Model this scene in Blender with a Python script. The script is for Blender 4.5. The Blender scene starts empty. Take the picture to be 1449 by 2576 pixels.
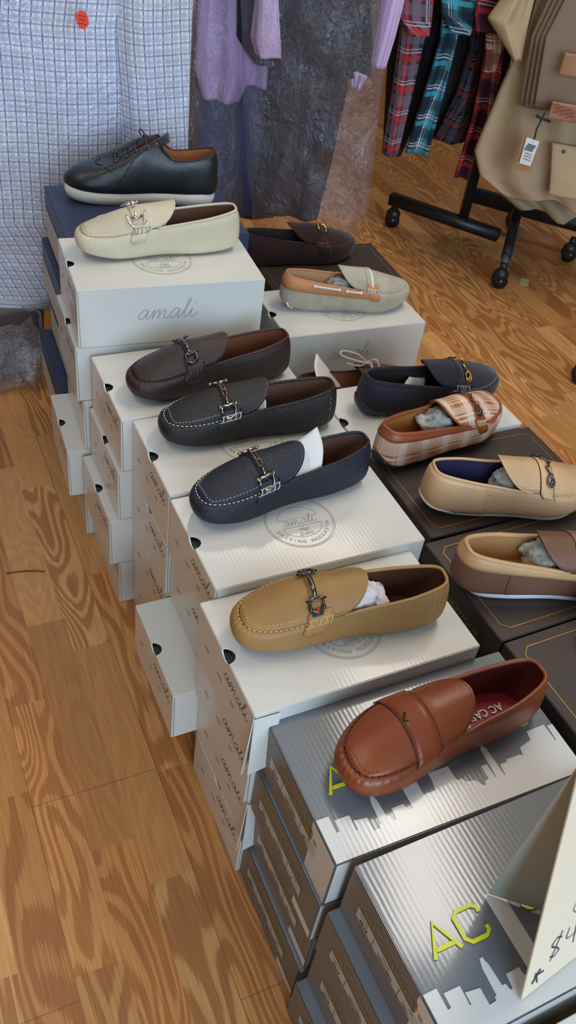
import bpy, bmesh, math, random
from mathutils import Vector, Matrix, noise
R = random.Random(7)
S = bpy.context.scene
C = bpy.context.scene.collection
PI = math.pi

# ------------------------------------------------------------------ camera
F, PITCH, ROLL, HC, W, H = 2214.2923, .7315, .1635, 1.2988, 1449, 2576
cp, sp, cr, sr = math.cos(PITCH), math.sin(PITCH), math.cos(ROLL), math.sin(ROLL)
FW = Vector((0, cp, -sp)); UP0 = Vector((0, sp, cp)); RT0 = Vector((1, 0, 0))
RT = RT0*cr + UP0*sr; UP = UP0*cr - RT0*sr
CAM = Vector((0, 0, HC))
cd = bpy.data.cameras.new('camera'); cam = bpy.data.objects.new('camera', cd); C.objects.link(cam)
cd.sensor_fit = 'VERTICAL'; cd.sensor_height = 36; cd.lens = F/H*36; cd.clip_start = .02
cd.dof.use_dof = True; cd.dof.focus_distance = 1.18; cd.dof.aperture_fstop = 13
m4 = Matrix((RT, UP, -FW)).transposed().to_4x4(); m4.translation = CAM
cam.matrix_world = m4; S.camera = cam
def ray(x, y): return FW + RT*((x-W/2)/F) - UP*((y-H/2)/F)
def at(x, y, Y):
    d = ray(x, y); return CAM + d*(Y/d.y)
def atz(x, y, z):
    d = ray(x, y); return CAM + d*((z-HC)/d.z)

# ------------------------------------------------------------------ world, lights, exposure
w = bpy.data.worlds.new('world'); S.world = w; w.use_nodes = True
bg = w.node_tree.nodes['Background']; bg.inputs[0].default_value = (.72, .86, 1, 1); bg.inputs[1].default_value = 1.5
S.view_settings.view_transform = 'Standard'; S.view_settings.look = 'None'
S.view_settings.gamma = 1; S.view_settings.exposure = 0.12
def area(name, loc, target, sx, sy, power, col):
    l = bpy.data.lights.new(name, 'AREA'); l.shape = 'RECTANGLE'; l.size = sx; l.size_y = sy
    l.energy = power; l.color = col
    o = bpy.data.objects.new(name, l); C.objects.link(o); o.location = loc
    o.rotation_euler = (Vector(target)-Vector(loc)).to_track_quat('-Z', 'Y').to_euler(); return o
area('daylight_front', (1.55, -1.74, 1.5), (.6, 1.0, .5), 2.4, 1.9, 94, (.58, .78, 1))
TROF = [((.66, 1.95, 2.66), .34, 1.25, .2), ((-.08, 3.22, 2.66), 1.0, .2, 0), ((-1.2, .6, 2.66), .34, 1.2, 0)]
for (p, a, b, rz) in TROF:
    o = area('ceiling_lamp_light', (p[0], p[1], p[2]-.02), (p[0], p[1], 0), a, b, (37 if p[0] > -1 else 20)*a*b, (1, .93, .84)); o.rotation_euler = (0, 0, rz)

# ------------------------------------------------------------------ materials
MATS = {}
def lin(c):
    return tuple(((v/255)/12.92 if v/255 <= .04045 else ((v/255+.055)/1.055)**2.4) for v in c) + (1,)
class NT:
    def __init__(s, name):
        s.m = bpy.data.materials.new(name); s.m.use_nodes = True; s.t = s.m.node_tree
        s.b = s.t.nodes['Principled BSDF']; s.out = s.t.nodes['Material Output']; MATS[name] = s.m
    def n(s, t, **k):
        o = s.t.nodes.new(t)
        for a, v in k.items(): setattr(o, a, v)
        return o
    def link(s, a, b): s.t.links.new(a, b)
    def put(s, sock, v):
        if hasattr(v, 'is_output') or isinstance(v, bpy.types.NodeSocket): s.link(v, sock)
        else: sock.default_value = v
    def math(s, op, a, b=None, c=None, clamp=False):
        o = s.n('ShaderNodeMath', operation=op); o.use_clamp = clamp
        s.put(o.inputs[0], a)
        if b is not None: s.put(o.inputs[1], b)
        if c is not None: s.put(o.inputs[2], c)
        return o.outputs[0]
    def mix(s, f, a, b, bt='MIX'):
        o = s.n('ShaderNodeMix', data_type='RGBA', blend_type=bt)
        s.put(o.inputs[0], f); s.put(o.inputs[6], a); s.put(o.inputs[7], b); return o.outputs[2]
    def coord(s, which='Object', scale=(1, 1, 1), rot=(0, 0, 0)):
        c = s.n('ShaderNodeTexCoord'); m = s.n('ShaderNodeMapping'); s.link(c.outputs[which], m.inputs[0])
        m.inputs['Scale'].default_value = scale; m.inputs['Rotation'].default_value = rot; return m.outputs[0]
    def noise(s, vec, scale, detail=3, rough=.5, dist=0):
        o = s.n('ShaderNodeTexNoise'); s.link(vec, o.inputs['Vector']); o.inputs['Scale'].default_value = scale
        o.inputs['Detail'].default_value = detail; o.inputs['Roughness'].default_value = rough; o.inputs['Distortion'].default_value = dist
        return o
    def bump(s, h, strength, dist=.001, prev=None):
        o = s.n('ShaderNodeBump'); s.link(h, o.inputs['Height']); o.inputs['Strength'].default_value = strength
        o.inputs['Distance'].default_value = dist
        if prev is not None: s.link(prev, o.inputs['Normal'])
        return o.outputs[0]
    def sep(s, vec):
        o = s.n('ShaderNodeSeparateXYZ'); s.link(vec, o.inputs[0]); return o.outputs
def plain(name, col, rough=.5, metal=0, spec=.5, sheen=0, bumpy=None, vary=0, coat=0):
    if name in MATS: return MATS[name]
    t = NT(name); c = lin(col); t.b.inputs['Base Color'].default_value = c
    t.b.inputs['Roughness'].default_value = rough; t.b.inputs['Metallic'].default_value = metal
    t.b.inputs['Specular IOR Level'].default_value = spec
    t.b.inputs['Coat Weight'].default_value = coat
    if sheen: t.b.inputs['Sheen Weight'].default_value = sheen
    v = t.coord()
    if vary:
        n = t.noise(v, 9, 4); r = t.n('ShaderNodeMapRange'); t.link(n.outputs[0], r.inputs[0])
        r.inputs[1].default_value = .3; r.inputs[2].default_value = .7; r.inputs[3].default_value = 1-vary; r.inputs[4].default_value = 1+vary
        hs = t.n('ShaderNodeHueSaturation'); hs.inputs['Color'].default_value = c; t.link(r.outputs[0], hs.inputs['Value'])
        t.link(hs.outputs[0], t.b.inputs['Base Color'])
    if bumpy:
        n = t.noise(v, bumpy[0], 3); t.link(t.bump(n.outputs[0], bumpy[1], bumpy[2] if len(bumpy) > 2 else .001), t.b.inputs['Normal'])
    return t.m
def leather(name, col, rough=.42, grain=900, gs=.35, perf=None, spec=.5, dark=.35):
    """pebbled leather; perf = (spacing, radius) in metres of UV space"""
    t = NT(name); c = lin(col); t.b.inputs['Roughness'].default_value = rough; t.b.inputs['Specular IOR Level'].default_value = spec
    v = t.coord(); vo = t.n('ShaderNodeTexVoronoi'); t.link(v, vo.inputs['Vector']); vo.inputs['Scale'].default_value = grain
    cr_ = t.noise(v, 60, 4, .6, .6); nb = t.bump(cr_.outputs[0], .25, .002)
    nb = t.bump(vo.outputs['Distance'], min(1, gs*1.5), .0008, nb)
    n = t.noise(v, 14, 4); r = t.n('ShaderNodeMapRange'); t.link(n.outputs[0], r.inputs[0])
    r.inputs[1].default_value = .3; r.inputs[2].default_value = .7; r.inputs[3].default_value = .9; r.inputs[4].default_value = 1.1
    hs = t.n('ShaderNodeHueSaturation'); hs.inputs['Color'].default_value = c; t.link(r.outputs[0], hs.inputs['Value']); colr = hs.outputs[0]
    if perf:
        u = t.sep(t.coord('UV')); sx = perf[0]; row = t.math('FLOOR', t.math('DIVIDE', u[1], sx*.5))
        off = t.math('MULTIPLY', t.math('MODULO', row, 2), .5)
        fx = t.math('SUBTRACT', t.math('FRACT', t.math('ADD', t.math('DIVIDE', u[0], sx), off)), .5)
        fy = t.math('MULTIPLY', t.math('SUBTRACT', t.math('FRACT', t.math('DIVIDE', u[1], sx*.5)), .5), .5)
        d = t.math('SQRT', t.math('ADD', t.math('MULTIPLY', fx, fx), t.math('MULTIPLY', fy, fy)))
        msk = t.math('LESS_THAN', d, perf[1]/sx)
        colr = t.mix(msk, colr, tuple(x*dark for x in c[:3])+(1,))
    t.link(colr, t.b.inputs['Base Color']); t.link(nb, t.b.inputs['Normal']); return t.m
def suede(name, col):
    t = NT(name); c = lin(col); t.b.inputs['Roughness'].default_value = .95; t.b.inputs['Specular IOR Level'].default_value = .15
    t.b.inputs['Sheen Weight'].default_value = .2; t.b.inputs['Sheen Roughness'].default_value = .5
    v = t.coord(); n = t.noise(v, 26, 5, .6); r = t.n('ShaderNodeMapRange'); t.link(n.outputs[0], r.inputs[0])
    r.inputs[1].default_value = .3; r.inputs[2].default_value = .7; r.inputs[3].default_value = .82; r.inputs[4].default_value = 1.18
    hs = t.n('ShaderNodeHueSaturation'); hs.inputs['Color'].default_value = c; t.link(r.outputs[0], hs.inputs['Value'])
    t.link(hs.outputs[0], t.b.inputs['Base Color']); n2 = t.noise(v, 900, 2); t.link(t.bump(n2.outputs[0], .3, .0008), t.b.inputs['Normal'])
    return t.m
def card(name, col, rough, rib=.0062, ribs=.35, spec=.5, axis=0, coat=0):
    t = NT(name); t.b.inputs['Base Color'].default_value = lin(col); t.b.inputs['Roughness'].default_value = rough
    t.b.inputs['Specular IOR Level'].default_value = spec; t.b.inputs['Coat Weight'].default_value = coat; t.b.inputs['Coat Roughness'].default_value = .12
    v = t.coord(); s = t.sep(v); nz = t.noise(v, 9, 2)
    ph = t.math('ADD', t.math('MULTIPLY', s[axis], 2*PI/rib), t.math('MULTIPLY', nz.outputs[0], 5.0))
    wv = t.math('SINE', ph); amp = t.noise(t.coord(scale=(60, 6, 6)), 1.4, 2)
    h = t.math('MULTIPLY', wv, amp.outputs[0])
    nb = t.bump(h, ribs, .00016); n2 = t.noise(v, 420, 2); nb = t.bump(n2.outputs[0], .05, .0003, nb)
    t.link(nb, t.b.inputs['Normal']); t.link(nb, t.b.inputs['Coat Normal']); return t.m
def stripes_mat(name, base, lists, rough=.8):
    """woven check: lists = [(axis, period, [(centre, width, colour, strength)...])...] in metres of UV"""
    t = NT(name); t.b.inputs['Roughness'].default_value = rough; t.b.inputs['Specular IOR Level'].default_value = .2
    uv = t.coord('UV'); wob = t.noise(uv, 7, 2); s = t.sep(uv); col = None
    for axis, per, ls in lists:
        a = t.math('ADD', s[axis], t.math('MULTIPLY', t.math('SUBTRACT', wob.outputs[0], .5), .006))
        f = t.math('FRACT', t.math('DIVIDE', a, per))
        for (c, wd, cc, st) in ls:
            m = t.math('LESS_THAN', t.math('ABSOLUTE', t.math('SUBTRACT', f, c)), wd/2)
            m = t.math('MULTIPLY', m, st)
            col = t.mix(m, lin(base) if col is None else col, lin(cc))
    t.link(col, t.b.inputs['Base Color'])
    n2 = t.noise(t.coord(), 16, 4); t.link(t.bump(n2.outputs[0], .5, .01), t.b.inputs['Normal']); return t.m

def floor_mat():
    t = NT('oak_laminate'); t.b.inputs['Roughness'].default_value = .34; t.b.inputs['Specular IOR Level'].default_value = .45
    v = t.coord('Object', rot=(0, 0, 1.045)); s = t.sep(v)       # u runs along the boards
    u, q = s[0], s[1]; SW = .067
    strip = t.math('FLOOR', t.math('DIVIDE', t.math('ADD', q, 20.038), SW))
    def rnd(a, k, b=None):
        wn = t.n('ShaderNodeTexWhiteNoise', noise_dimensions='2D'); cmb = t.n('ShaderNodeCombineXYZ')
        t.put(cmb.inputs[0], a); t.put(cmb.inputs[1], k if b is None else t.math('ADD', b, k)); t.link(cmb.outputs[0], wn.inputs[0]); return wn.outputs[0]
    seg = t.math('FLOOR', t.math('DIVIDE', t.math('ADD', u, t.math('MULTIPLY', rnd(strip, 3.1), 3.0)), .46))
    r1 = rnd(strip, 1.7, seg); r2 = rnd(strip, 9.3, seg); r3 = rnd(strip, 5.9, seg)
    cmb = t.n('ShaderNodeCombineXYZ'); t.put(cmb.inputs[0], t.math('ADD', t.math('MULTIPLY', u, 2.3), t.math('MULTIPLY', r1, 60)))
    t.put(cmb.inputs[1], t.math('ADD', t.math('MULTIPLY', q, 11), t.math('MULTIPLY', r2, 40))); 
    n = t.noise(cmb.outputs[0], 1.0, 1.2, .45, .25)
    # cathedral figure: contour lines of a stretched noise field
    freq = t.math('ADD', t.math('MULTIPLY', r3, 14), 8)
    rg = t.math('FRACT', t.math('MULTIPLY', n.outputs[0], freq))
    tri = t.math('ABSOLUTE', t.math('SUBTRACT', t.math('MULTIPLY', rg, 2), 1))
    fine = t.n('ShaderNodeCombineXYZ'); t.put(fine.inputs[0], t.math('MULTIPLY', u, 9)); t.put(fine.inputs[1], t.math('MULTIPLY', q, 420))
    fn = t.noise(fine.outputs[0], 1, 3, .6)
    ring = t.n('ShaderNodeMapRange'); ring.interpolation_type = 'SMOOTHSTEP'; t.link(t.math('ADD', tri, t.math('MULTIPLY', t.math('SUBTRACT', fn.outputs[0], .5), .7)), ring.inputs[0])
    ring.inputs[1].default_value = .38; ring.inputs[2].default_value = .72
    c_l = t.mix(r2, lin((226, 170, 106)), lin((198, 134, 74))); c_d = t.mix(r1, lin((158, 96, 50)), lin((176, 106, 56)))
    vis = t.math('ADD', t.math('MULTIPLY', t.math('LESS_THAN', r1, .6), .55), .2); col = t.mix(t.math('SUBTRACT', 1.0, t.math('MULTIPLY', t.math('SUBTRACT', 1.0, ring.outputs[0]), vis)), c_d, c_l)
    fm = t.n('ShaderNodeMapRange'); t.link(fn.outputs[0], fm.inputs[0]); fm.inputs[1].default_value = .35; fm.inputs[2].default_value = .62; fm.inputs[3].default_value = .78; fm.inputs[4].default_value = 1.04
    g = t.n('ShaderNodeHueSaturation'); t.link(col, g.inputs['Color']); t.link(fm.outputs[0], g.inputs['Value']); col = g.outputs[0]
    rb = t.n('ShaderNodeMapRange'); t.link(r3, rb.inputs[0]); rb.inputs[3].default_value = .8; rb.inputs[4].default_value = 1.08
    g2 = t.n('ShaderNodeHueSaturation'); t.link(col, g2.inputs['Color']); t.link(rb.outputs[0], g2.inputs['Value']); col = g2.outputs[0]
    # board joints every third strip
    fb = t.math('FRACT', t.math('DIVIDE', t.math('ADD', q, 20.038), SW*3))
    jl = t.math('LESS_THAN', fb, .008)
    board = t.math('FLOOR', t.math('DIVIDE', t.math('ADD', q, 20.038), SW*3))
    fe = t.math('FRACT', t.math('DIVIDE', t.math('ADD', u, t.math('MULTIPLY', rnd(board, 2.2), 5)), 1.25))
    je = t.math('LESS_THAN', fe, .0012)
    col = t.mix(t.math('MULTIPLY', t.math('MAXIMUM', jl, je), .55), col, lin((92, 56, 28)))
    t.link(col, t.b.inputs['Base Color']); t.link(t.bump(fn.outputs[0], .12, .0006), t.b.inputs['Normal'])
    return t.m
def film_mat(name, milk=.06, gl=.16, scale=14, rough=.08, tint=(1, 1, 1)):
    t = NT(name); v = t.coord(); n1 = t.noise(v, scale, 5, .62, 1.6)
    vo = t.n('ShaderNodeTexVoronoi', feature='DISTANCE_TO_EDGE'); t.link(v, vo.inputs['Vector']); vo.inputs['Scale'].default_value = scale*1.6
    nb = t.bump(n1.outputs[0], 1.0, .03); n4 = t.noise(t.coord(scale=(1, 1, .45)), scale*4.5, 3, .6, 2.2); nb = t.bump(n4.outputs[0], .9, .010, nb)
    gls = t.n('ShaderNodeBsdfGlossy'); gls.inputs['Roughness'].default_value = rough; t.link(nb, gls.inputs['Normal'])
    dif = t.n('ShaderNodeBsdfDiffuse'); dif.inputs['Color'].default_value = (.72, .80, .98, 1); t.link(nb, dif.inputs['Normal'])
    tr = t.n('ShaderNodeBsdfTransparent'); tr.inputs['Color'].default_value = tint+(1,)
    nm = t.noise(t.coord(scale=(1, 1, .35)), scale*.9, 4, .6, 1.5); mr = t.n('ShaderNodeMapRange'); t.link(nm.outputs[0], mr.inputs[0]); mr.inputs[1].default_value = .42; mr.inputs[2].default_value = .68; mr.inputs[3].default_value = .7; mr.inputs[4].default_value = 1.7  # film milkiness and gloss, made patchy to imitate bright crinkle highlights
    m1 = t.n('ShaderNodeMixShader'); t.link(t.math('MULTIPLY', mr.outputs[0], milk, clamp=True), m1.inputs[0]); t.link(tr.outputs[0], m1.inputs[1]); t.link(dif.outputs[0], m1.inputs[2])
    fr = t.n('ShaderNodeLayerWeight'); fr.inputs[0].default_value = .35; t.link(nb, fr.inputs['Normal'])
    m2 = t.n('ShaderNodeMixShader'); t.link(t.math('ADD', t.math('MULTIPLY', fr.outputs['Fresnel'], .14), t.math('MULTIPLY', mr.outputs[0], gl), clamp=True), m2.inputs[0])
    t.link(m1.outputs[0], m2.inputs[1]); t.link(gls.outputs[0], m2.inputs[2]); t.link(m2.outputs[0], t.out.inputs['Surface']); return t.m
def emis(name, col, s):
    t = NT(name); t.b.inputs['Emission Color'].default_value = tuple(col)+(1,); t.b.inputs['Emission Strength'].default_value = s; return t.m

WHITE = card('white_gloss_card', (216, 215, 208), .4, ribs=.15, coat=.5)
GREYC = card('grey_gloss_card', (104, 110, 116), .42, ribs=.17, coat=.9)
GREYE = plain('taupe_printed_card', (112, 106, 99), .4, bumpy=(300, .05))
INNER = plain('grey_inner_card', (88, 92, 88), .6, bumpy=(120, .3))
BROWNC = plain('dark_brown_card', (56, 45, 39), .5, bumpy=(500, .12, .0006))
NAVYC = plain('navy_textured_card', (44, 52, 82), .45, bumpy=(220, .4, .0006), vary=.12)
PRINT = plain('grey_print', (92, 88, 84), .5); PRINTL = plain('pale_print', (168, 164, 158), .5); PRINTD = plain('dark_print', (44, 42, 42), .5)
BLACKP = plain('black_print', (24, 24, 26), .5)
YELLOW = plain('yellow_print', (214, 212, 36), .35); OCHRE = plain('dull_yellow_print', (150, 138, 30), .4)
GOLD = plain('gold_foil', (196, 150, 60), .35, metal=.6)
SKY = card('white_print', (214, 214, 210), .38, ribs=.16, coat=.6)
STICK = plain('sticker_paper', (190, 187, 178), .55)
STEEL = plain('antique_silver', (178, 172, 155), .28, metal=1); BRIGHT = plain('polished_silver', (225, 225, 225), .16, metal=1)
DSTEEL = plain('gunmetal', (112, 108, 108), .25, metal=1); BRASS = plain('brass', (214, 170, 96), .25, metal=1); COPPER = plain('copper_link', (160, 132, 118), .3, metal=1)
TISSUE = plain('white_tissue', (232, 230, 232), .8, bumpy=(60, .8, .006)); TISSG = plain('grey_tissue', (176, 180, 172), .8, bumpy=(60, .8, .006))
PAPER = plain('white_paper', (226, 226, 224), .7, bumpy=(200, .15)); BLACKM = plain('black_metal', (26, 28, 32), .42); RUBBER = plain('black_rubber', (22, 23, 26), .5)

# ------------------------------------------------------------------ object helpers
def tag(o, label=None, cat=None, group=None, kind=None):
    if label: o['label'] = label
    if cat: o['category'] = cat
    if group: o['group'] = group
    if kind: o['kind'] = kind
    return o
def mesh(name, vs, fs, mat, parent=None, smooth=True, uv=None, solid=0, sub=0, auto=None):
    me = bpy.data.meshes.new(name); me.from_pydata([tuple(v) for v in vs], [], fs); me.materials.append(mat)
    if smooth: me.polygons.foreach_set('use_smooth', [True]*len(me.polygons))
    if uv:
        l = me.uv_layers.new(name='UVMap'); d = l.data
        for i, lp in enumerate(me.loops): d[i].uv = uv[lp.vertex_index]
    me.update(); o = bpy.data.objects.new(name, me); C.objects.link(o)
    if parent: o.parent = parent
    if solid:
        s = o.modifiers.new('solid', 'SOLIDIFY'); s.thickness = solid; s.offset = 0
    if sub:
        s = o.modifiers.new('sub', 'SUBSURF'); s.levels = s.render_levels = sub
    return o
def empty(name, loc, rz=0, label=None, cat=None, group=None):
    o = bpy.data.objects.new(name, None); C.objects.link(o); o.location = loc; o.rotation_euler = (0, 0, rz); o.empty_display_size = .05
    return tag(o, label, cat, group)
class MB:
    def __init__(s): s.v = []; s.f = []
    def add(s, v, f):
        k = len(s.v); s.v += [tuple(p) for p in v]; s.f += [tuple(i+k for i in q) for q in f]; return s
    def box(s, x0, x1, y0, y1, z0, z1, M_=None):
        v = [Vector((x, y, z)) for x in (x0, x1) for y in (y0, y1) for z in (z0, z1)]
        if M_ is not None: v = [M_ @ p for p in v]
        return s.add(v, [(0, 1, 3, 2), (4, 6, 7, 5), (0, 4, 5, 1), (2, 3, 7, 6), (0, 2, 6, 4), (1, 5, 7, 3)])
    def tube(s, pts, r, n=8, closed=False, flat=1.0, cap=True):
        pts = [Vector(p) for p in pts]; N = len(pts); rs = r if isinstance(r, (list, tuple)) else [r]*N; rings = []
        prev = None
        for i, p in enumerate(pts):
            a = pts[(i-1) % N] if (closed or i > 0) else p; b = pts[(i+1) % N] if (closed or i < N-1) else p
            t = (b-a); t = t.normalized() if t.length > 1e-9 else Vector((1, 0, 0))
            ref = prev if prev is not None else (Vector((0, 0, 1)) if abs(t.z) < .9 else Vector((1, 0, 0)))
            x = (ref - t*ref.dot(t)); x = x.normalized() if x.length > 1e-6 else t.orthogonal().normalized(); prev = x; y = t.cross(x)
            rings.append([p + (x*math.cos(2*PI*k/n)*flat + y*math.sin(2*PI*k/n))*rs[i] for k in range(n)])
        v = [q for rg in rings for q in rg]; f = []
        for i in range(N if closed else N-1):
            for k in range(n):
                j = (i+1) % N; f.append((i*n+k, i*n+(k+1) % n, j*n+(k+1) % n, j*n+k))
        if not closed and cap: f += [tuple(range(n))[::-1], tuple((N-1)*n+k for k in range(n))]
        return s.add(v, f)
    def ball(s, c, r, n=8, sc=(1, 1, 1)):
        v = []; f = []; c = Vector(c)
        for i in range(n//2+1):
            th = PI*i/(n//2)
            for k in range(n):
                ph = 2*PI*k/n; v.append(c+Vector((math.sin(th)*math.cos(ph)*r*sc[0], math.sin(th)*math.sin(ph)*r*sc[1], math.cos(th)*r*sc[2])))
        for i in range(n//2):
            for k in range(n): f.append((i*n+k, i*n+(k+1) % n, (i+1)*n+(k+1) % n, (i+1)*n+k))
        return s.add(v, f)
    def obj(s, name, mat, parent=None, smooth=True, **k): return mesh(name, s.v, s.f, mat, parent, smooth, **k)
def catmull(P, n, closed=False):
    P = [Vector(p) for p in P]; out = []; N = len(P)
    for i in range(N if closed else N-1):
        if closed: p0, p1, p2, p3 = P[(i-1) % N], P[i], P[(i+1) % N], P[(i+2) % N]
        else: p0, p1, p2, p3 = P[max(i-1, 0)], P[i], P[i+1], P[min(i+2, N-1)]
        for k in range(n):
            t = k/n; out.append(.5*((2*p1)+(p2-p0)*t+(2*p0-5*p1+4*p2-p3)*t*t+(3*p1-p0-3*p2+p3)*t**3))
    if not closed: out.append(P[-1])
    return out

# ------------------------------------------------------------------ lettering
GC = {}
def glyphs(s, bold=0):
    """flat outline of a string, size 1, centred on x, baseline 0 -> verts, faces, width"""
    if (s, bold) in GC: return GC[(s, bold)]
    cu = bpy.data.curves.new('txt', 'FONT'); cu.body = s; cu.size = 1; cu.resolution_u = 2; cu.offset = bold
    o = bpy.data.objects.new('txt', cu); C.objects.link(o); dg = bpy.context.evaluated_depsgraph_get(); dg.update()
    me = o.evaluated_get(dg).to_mesh(); v = [tuple(p.co)[:2] for p in me.vertices]; f = [tuple(p.vertices) for p in me.polygons]
    o.evaluated_get(dg).to_mesh_clear(); bpy.data.objects.remove(o); bpy.data.curves.remove(cu)
    x0 = min(p[0] for p in v); x1 = max(p[0] for p in v)
    GC[(s, bold)] = ([(p[0]-(x0+x1)/2, p[1]) for p in v], f, x1-x0); return GC[(s, bold)]
def text2d(mb, s, cx, cy, size, fr, sx=1, shear=0, rot=0, bold=0, width=None):
    v, f, wd = glyphs(s, bold)
    if width: sx = width/(wd*size)
    c, s_ = math.cos(rot), math.sin(rot); out = []
    for (a, b) in v:
        x = (a*sx+b*shear)*size; y = b*size; out.append(fr(cx+x*c-y*s_, cy+x*s_+y*c))
    mb.add(out, f)
def ribbon(mb, pts, wd, fr, sm=6, closed=False):
    p = catmull([(a, b, 0) for a, b in pts], sm, closed) if sm > 1 else [Vector((a, b, 0)) for a, b in pts]
    N = len(p); v = []
    for i in range(N):
        a = p[(i-1) % N] if closed or i else p[0]; b = p[(i+1) % N] if closed or i < N-1 else p[-1]
        t = b-a; t = t.normalized() if t.length > 1e-9 else Vector((1, 0, 0)); n = Vector((-t.y, t.x, 0))*wd/2
        v += [fr(p[i].x+n.x, p[i].y+n.y), fr(p[i].x-n.x, p[i].y-n.y)]
    M_ = N if closed else N-1
    mb.add(v, [(2*i, 2*i+1, 2*((i+1) % N)+1, 2*((i+1) % N)) for i in range(M_)])
AM = [[(.85, .8), (.55, 1.0), (.2, .75), (.05, .3), (.25, 0), (.6, .25), (.85, .85), (.8, .25), (.95, 0), (1.2, .4),
       (1.38, .95), (1.42, .5), (1.4, 0), (1.55, .5), (1.85, .95), (1.95, .6), (1.93, 0), (2.08, .5), (2.38, .95), (2.5, .6), (2.5, .15), (2.7, 0), (2.95, .2)],
      [(3.85, .8), (3.55, 1.0), (3.2, .75), (3.05, .3), (3.25, 0), (3.6, .25), (3.85, .85), (3.8, .25), (3.95, 0), (4.2, .4),
       (4.5, 1.2), (4.62, 1.8), (4.45, 1.85), (4.38, 1.2), (4.4, .3), (4.6, 0), (4.85, .3), (5.05, .9), (5.05, .3), (5.2, 0), (5.5, .1), (5.75, .4)],
      [(5.15, 1.38), (5.22, 1.5)]]
def amali(mb, x, y, u, fr, wd, shear=.28):
    for st in AM: ribbon(mb, [(x+(a-2.9)*u+b*u*shear, y+b*u) for a, b in st], wd, fr, 5)

# ------------------------------------------------------------------ boxes
def shell_box(L, Wd, Hh, mat, name, parent, notch=True, t=.0022, r=.013):
    """carton closed on all sides, a round finger hole cut over the left top edge, seams at the corners"""
    vs = []; fs = []
    def poly(p):
        k = len(vs); vs.extend(p); fs.append(tuple(range(k, k+len(p))))
    b = .0012
    cy = Wd*.5
    arc_top = [(r*math.sin(a), cy-r*math.cos(a)) for a in [PI*i/12 for i in range(13)]]          # from cy-r to cy+r bulging +x
    rz = r*.75
    arc_end = [(cy-r*math.cos(a), Hh-rz*math.sin(a)) for a in [PI*i/12 for i in range(13)]]
    if notch:
        poly([(0, 0, Hh)]+[(L, 0, Hh), (L, Wd, Hh), (0, Wd, Hh)]+[(x, y, Hh) for x, y in reversed(arc_top)])
        poly([(0, 0, 0), (0, 0, Hh)]+[(0, y, z) for y, z in arc_end]+[(0, Wd, Hh), (0, Wd, 0)])
    else:
        poly([(0, 0, Hh), (L, 0, Hh), (L, Wd, Hh), (0, Wd, Hh)]); poly([(0, 0, 0), (0, 0, Hh), (0, Wd, Hh), (0, Wd, 0)])
    poly([(0, 0, 0), (L, 0, 0), (L, 0, Hh), (0, 0, Hh)]); poly([(L, Wd, 0), (0, Wd, 0), (0, Wd, Hh), (L, Wd, Hh)])
    poly([(L, 0, 0), (L, Wd, 0), (L, Wd, Hh), (L, 0, Hh)]); poly([(0, 0, 0), (0, Wd, 0), (L, Wd, 0), (L, 0, 0)])
    bm = bmesh.new(); V = {}
    for f in fs:
        q = []
        for i in f:
            k = tuple(round(c, 6) for c in vs[i])
            if k not in V: V[k] = bm.verts.new(k)
            if V[k] not in q: q.append(V[k])
        bm.faces.new(q)
    bmesh.ops.recalc_face_normals(bm, faces=bm.faces)
    es = [e for e in bm.edges if len(e.link_faces) == 2 and e.calc_face_angle() > 1]
    bmesh.ops.bevel(bm, geom=es, offset=b, segments=2, affect='EDGES', clamp_overlap=True)
    me = bpy.data.meshes.new(name); bm.to_mesh(me); bm.free(); me.materials.append(mat)
    o = bpy.data.objects.new(name, me); C.objects.link(o); o.parent = parent
    s = o.modifiers.new('solid', 'SOLIDIFY'); s.thickness = t; s.offset = -1
    if notch:
        ib = MB(); ib.box(.004, .03, cy-.03, cy+.03, Hh-.035, Hh-.014)
        for k in range(5): ib.tube([(.006+k*.004, cy-.028, Hh-.012), (.006+k*.004, cy+.028, Hh-.010)], .0016, 6)
        ib.obj('inner_flap', INNER, parent)
    return o
def adopt(t, names, par):
    ch = [o for o in t.children]; P = [o for o in ch if o.name.split('.')[0] == par][0]
    for o in ch:
        if o.name.split('.')[0] in names: o.parent = P
def seam(mb, p0, p1, wd, fr):  ribbon(mb, [p0, p1], wd, fr, 1)
def fr_top(Hh, e=.0006): return lambda x, y: (x, y, Hh+e)
def fr_front(Hh, e=.0006): return lambda x, y: (x, -e, y)
def fr_end(Wd, e=.0006): return lambda x, y: (-e, Wd-x, y)          # x runs from the back edge to the front edge
CACHE = {}
def share(key, parent, name, maker):
    if key in CACHE:
        o = CACHE[key].copy(); C.objects.link(o); o.parent = parent; return o
    o = maker(); CACHE[key] = o; return o
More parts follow.
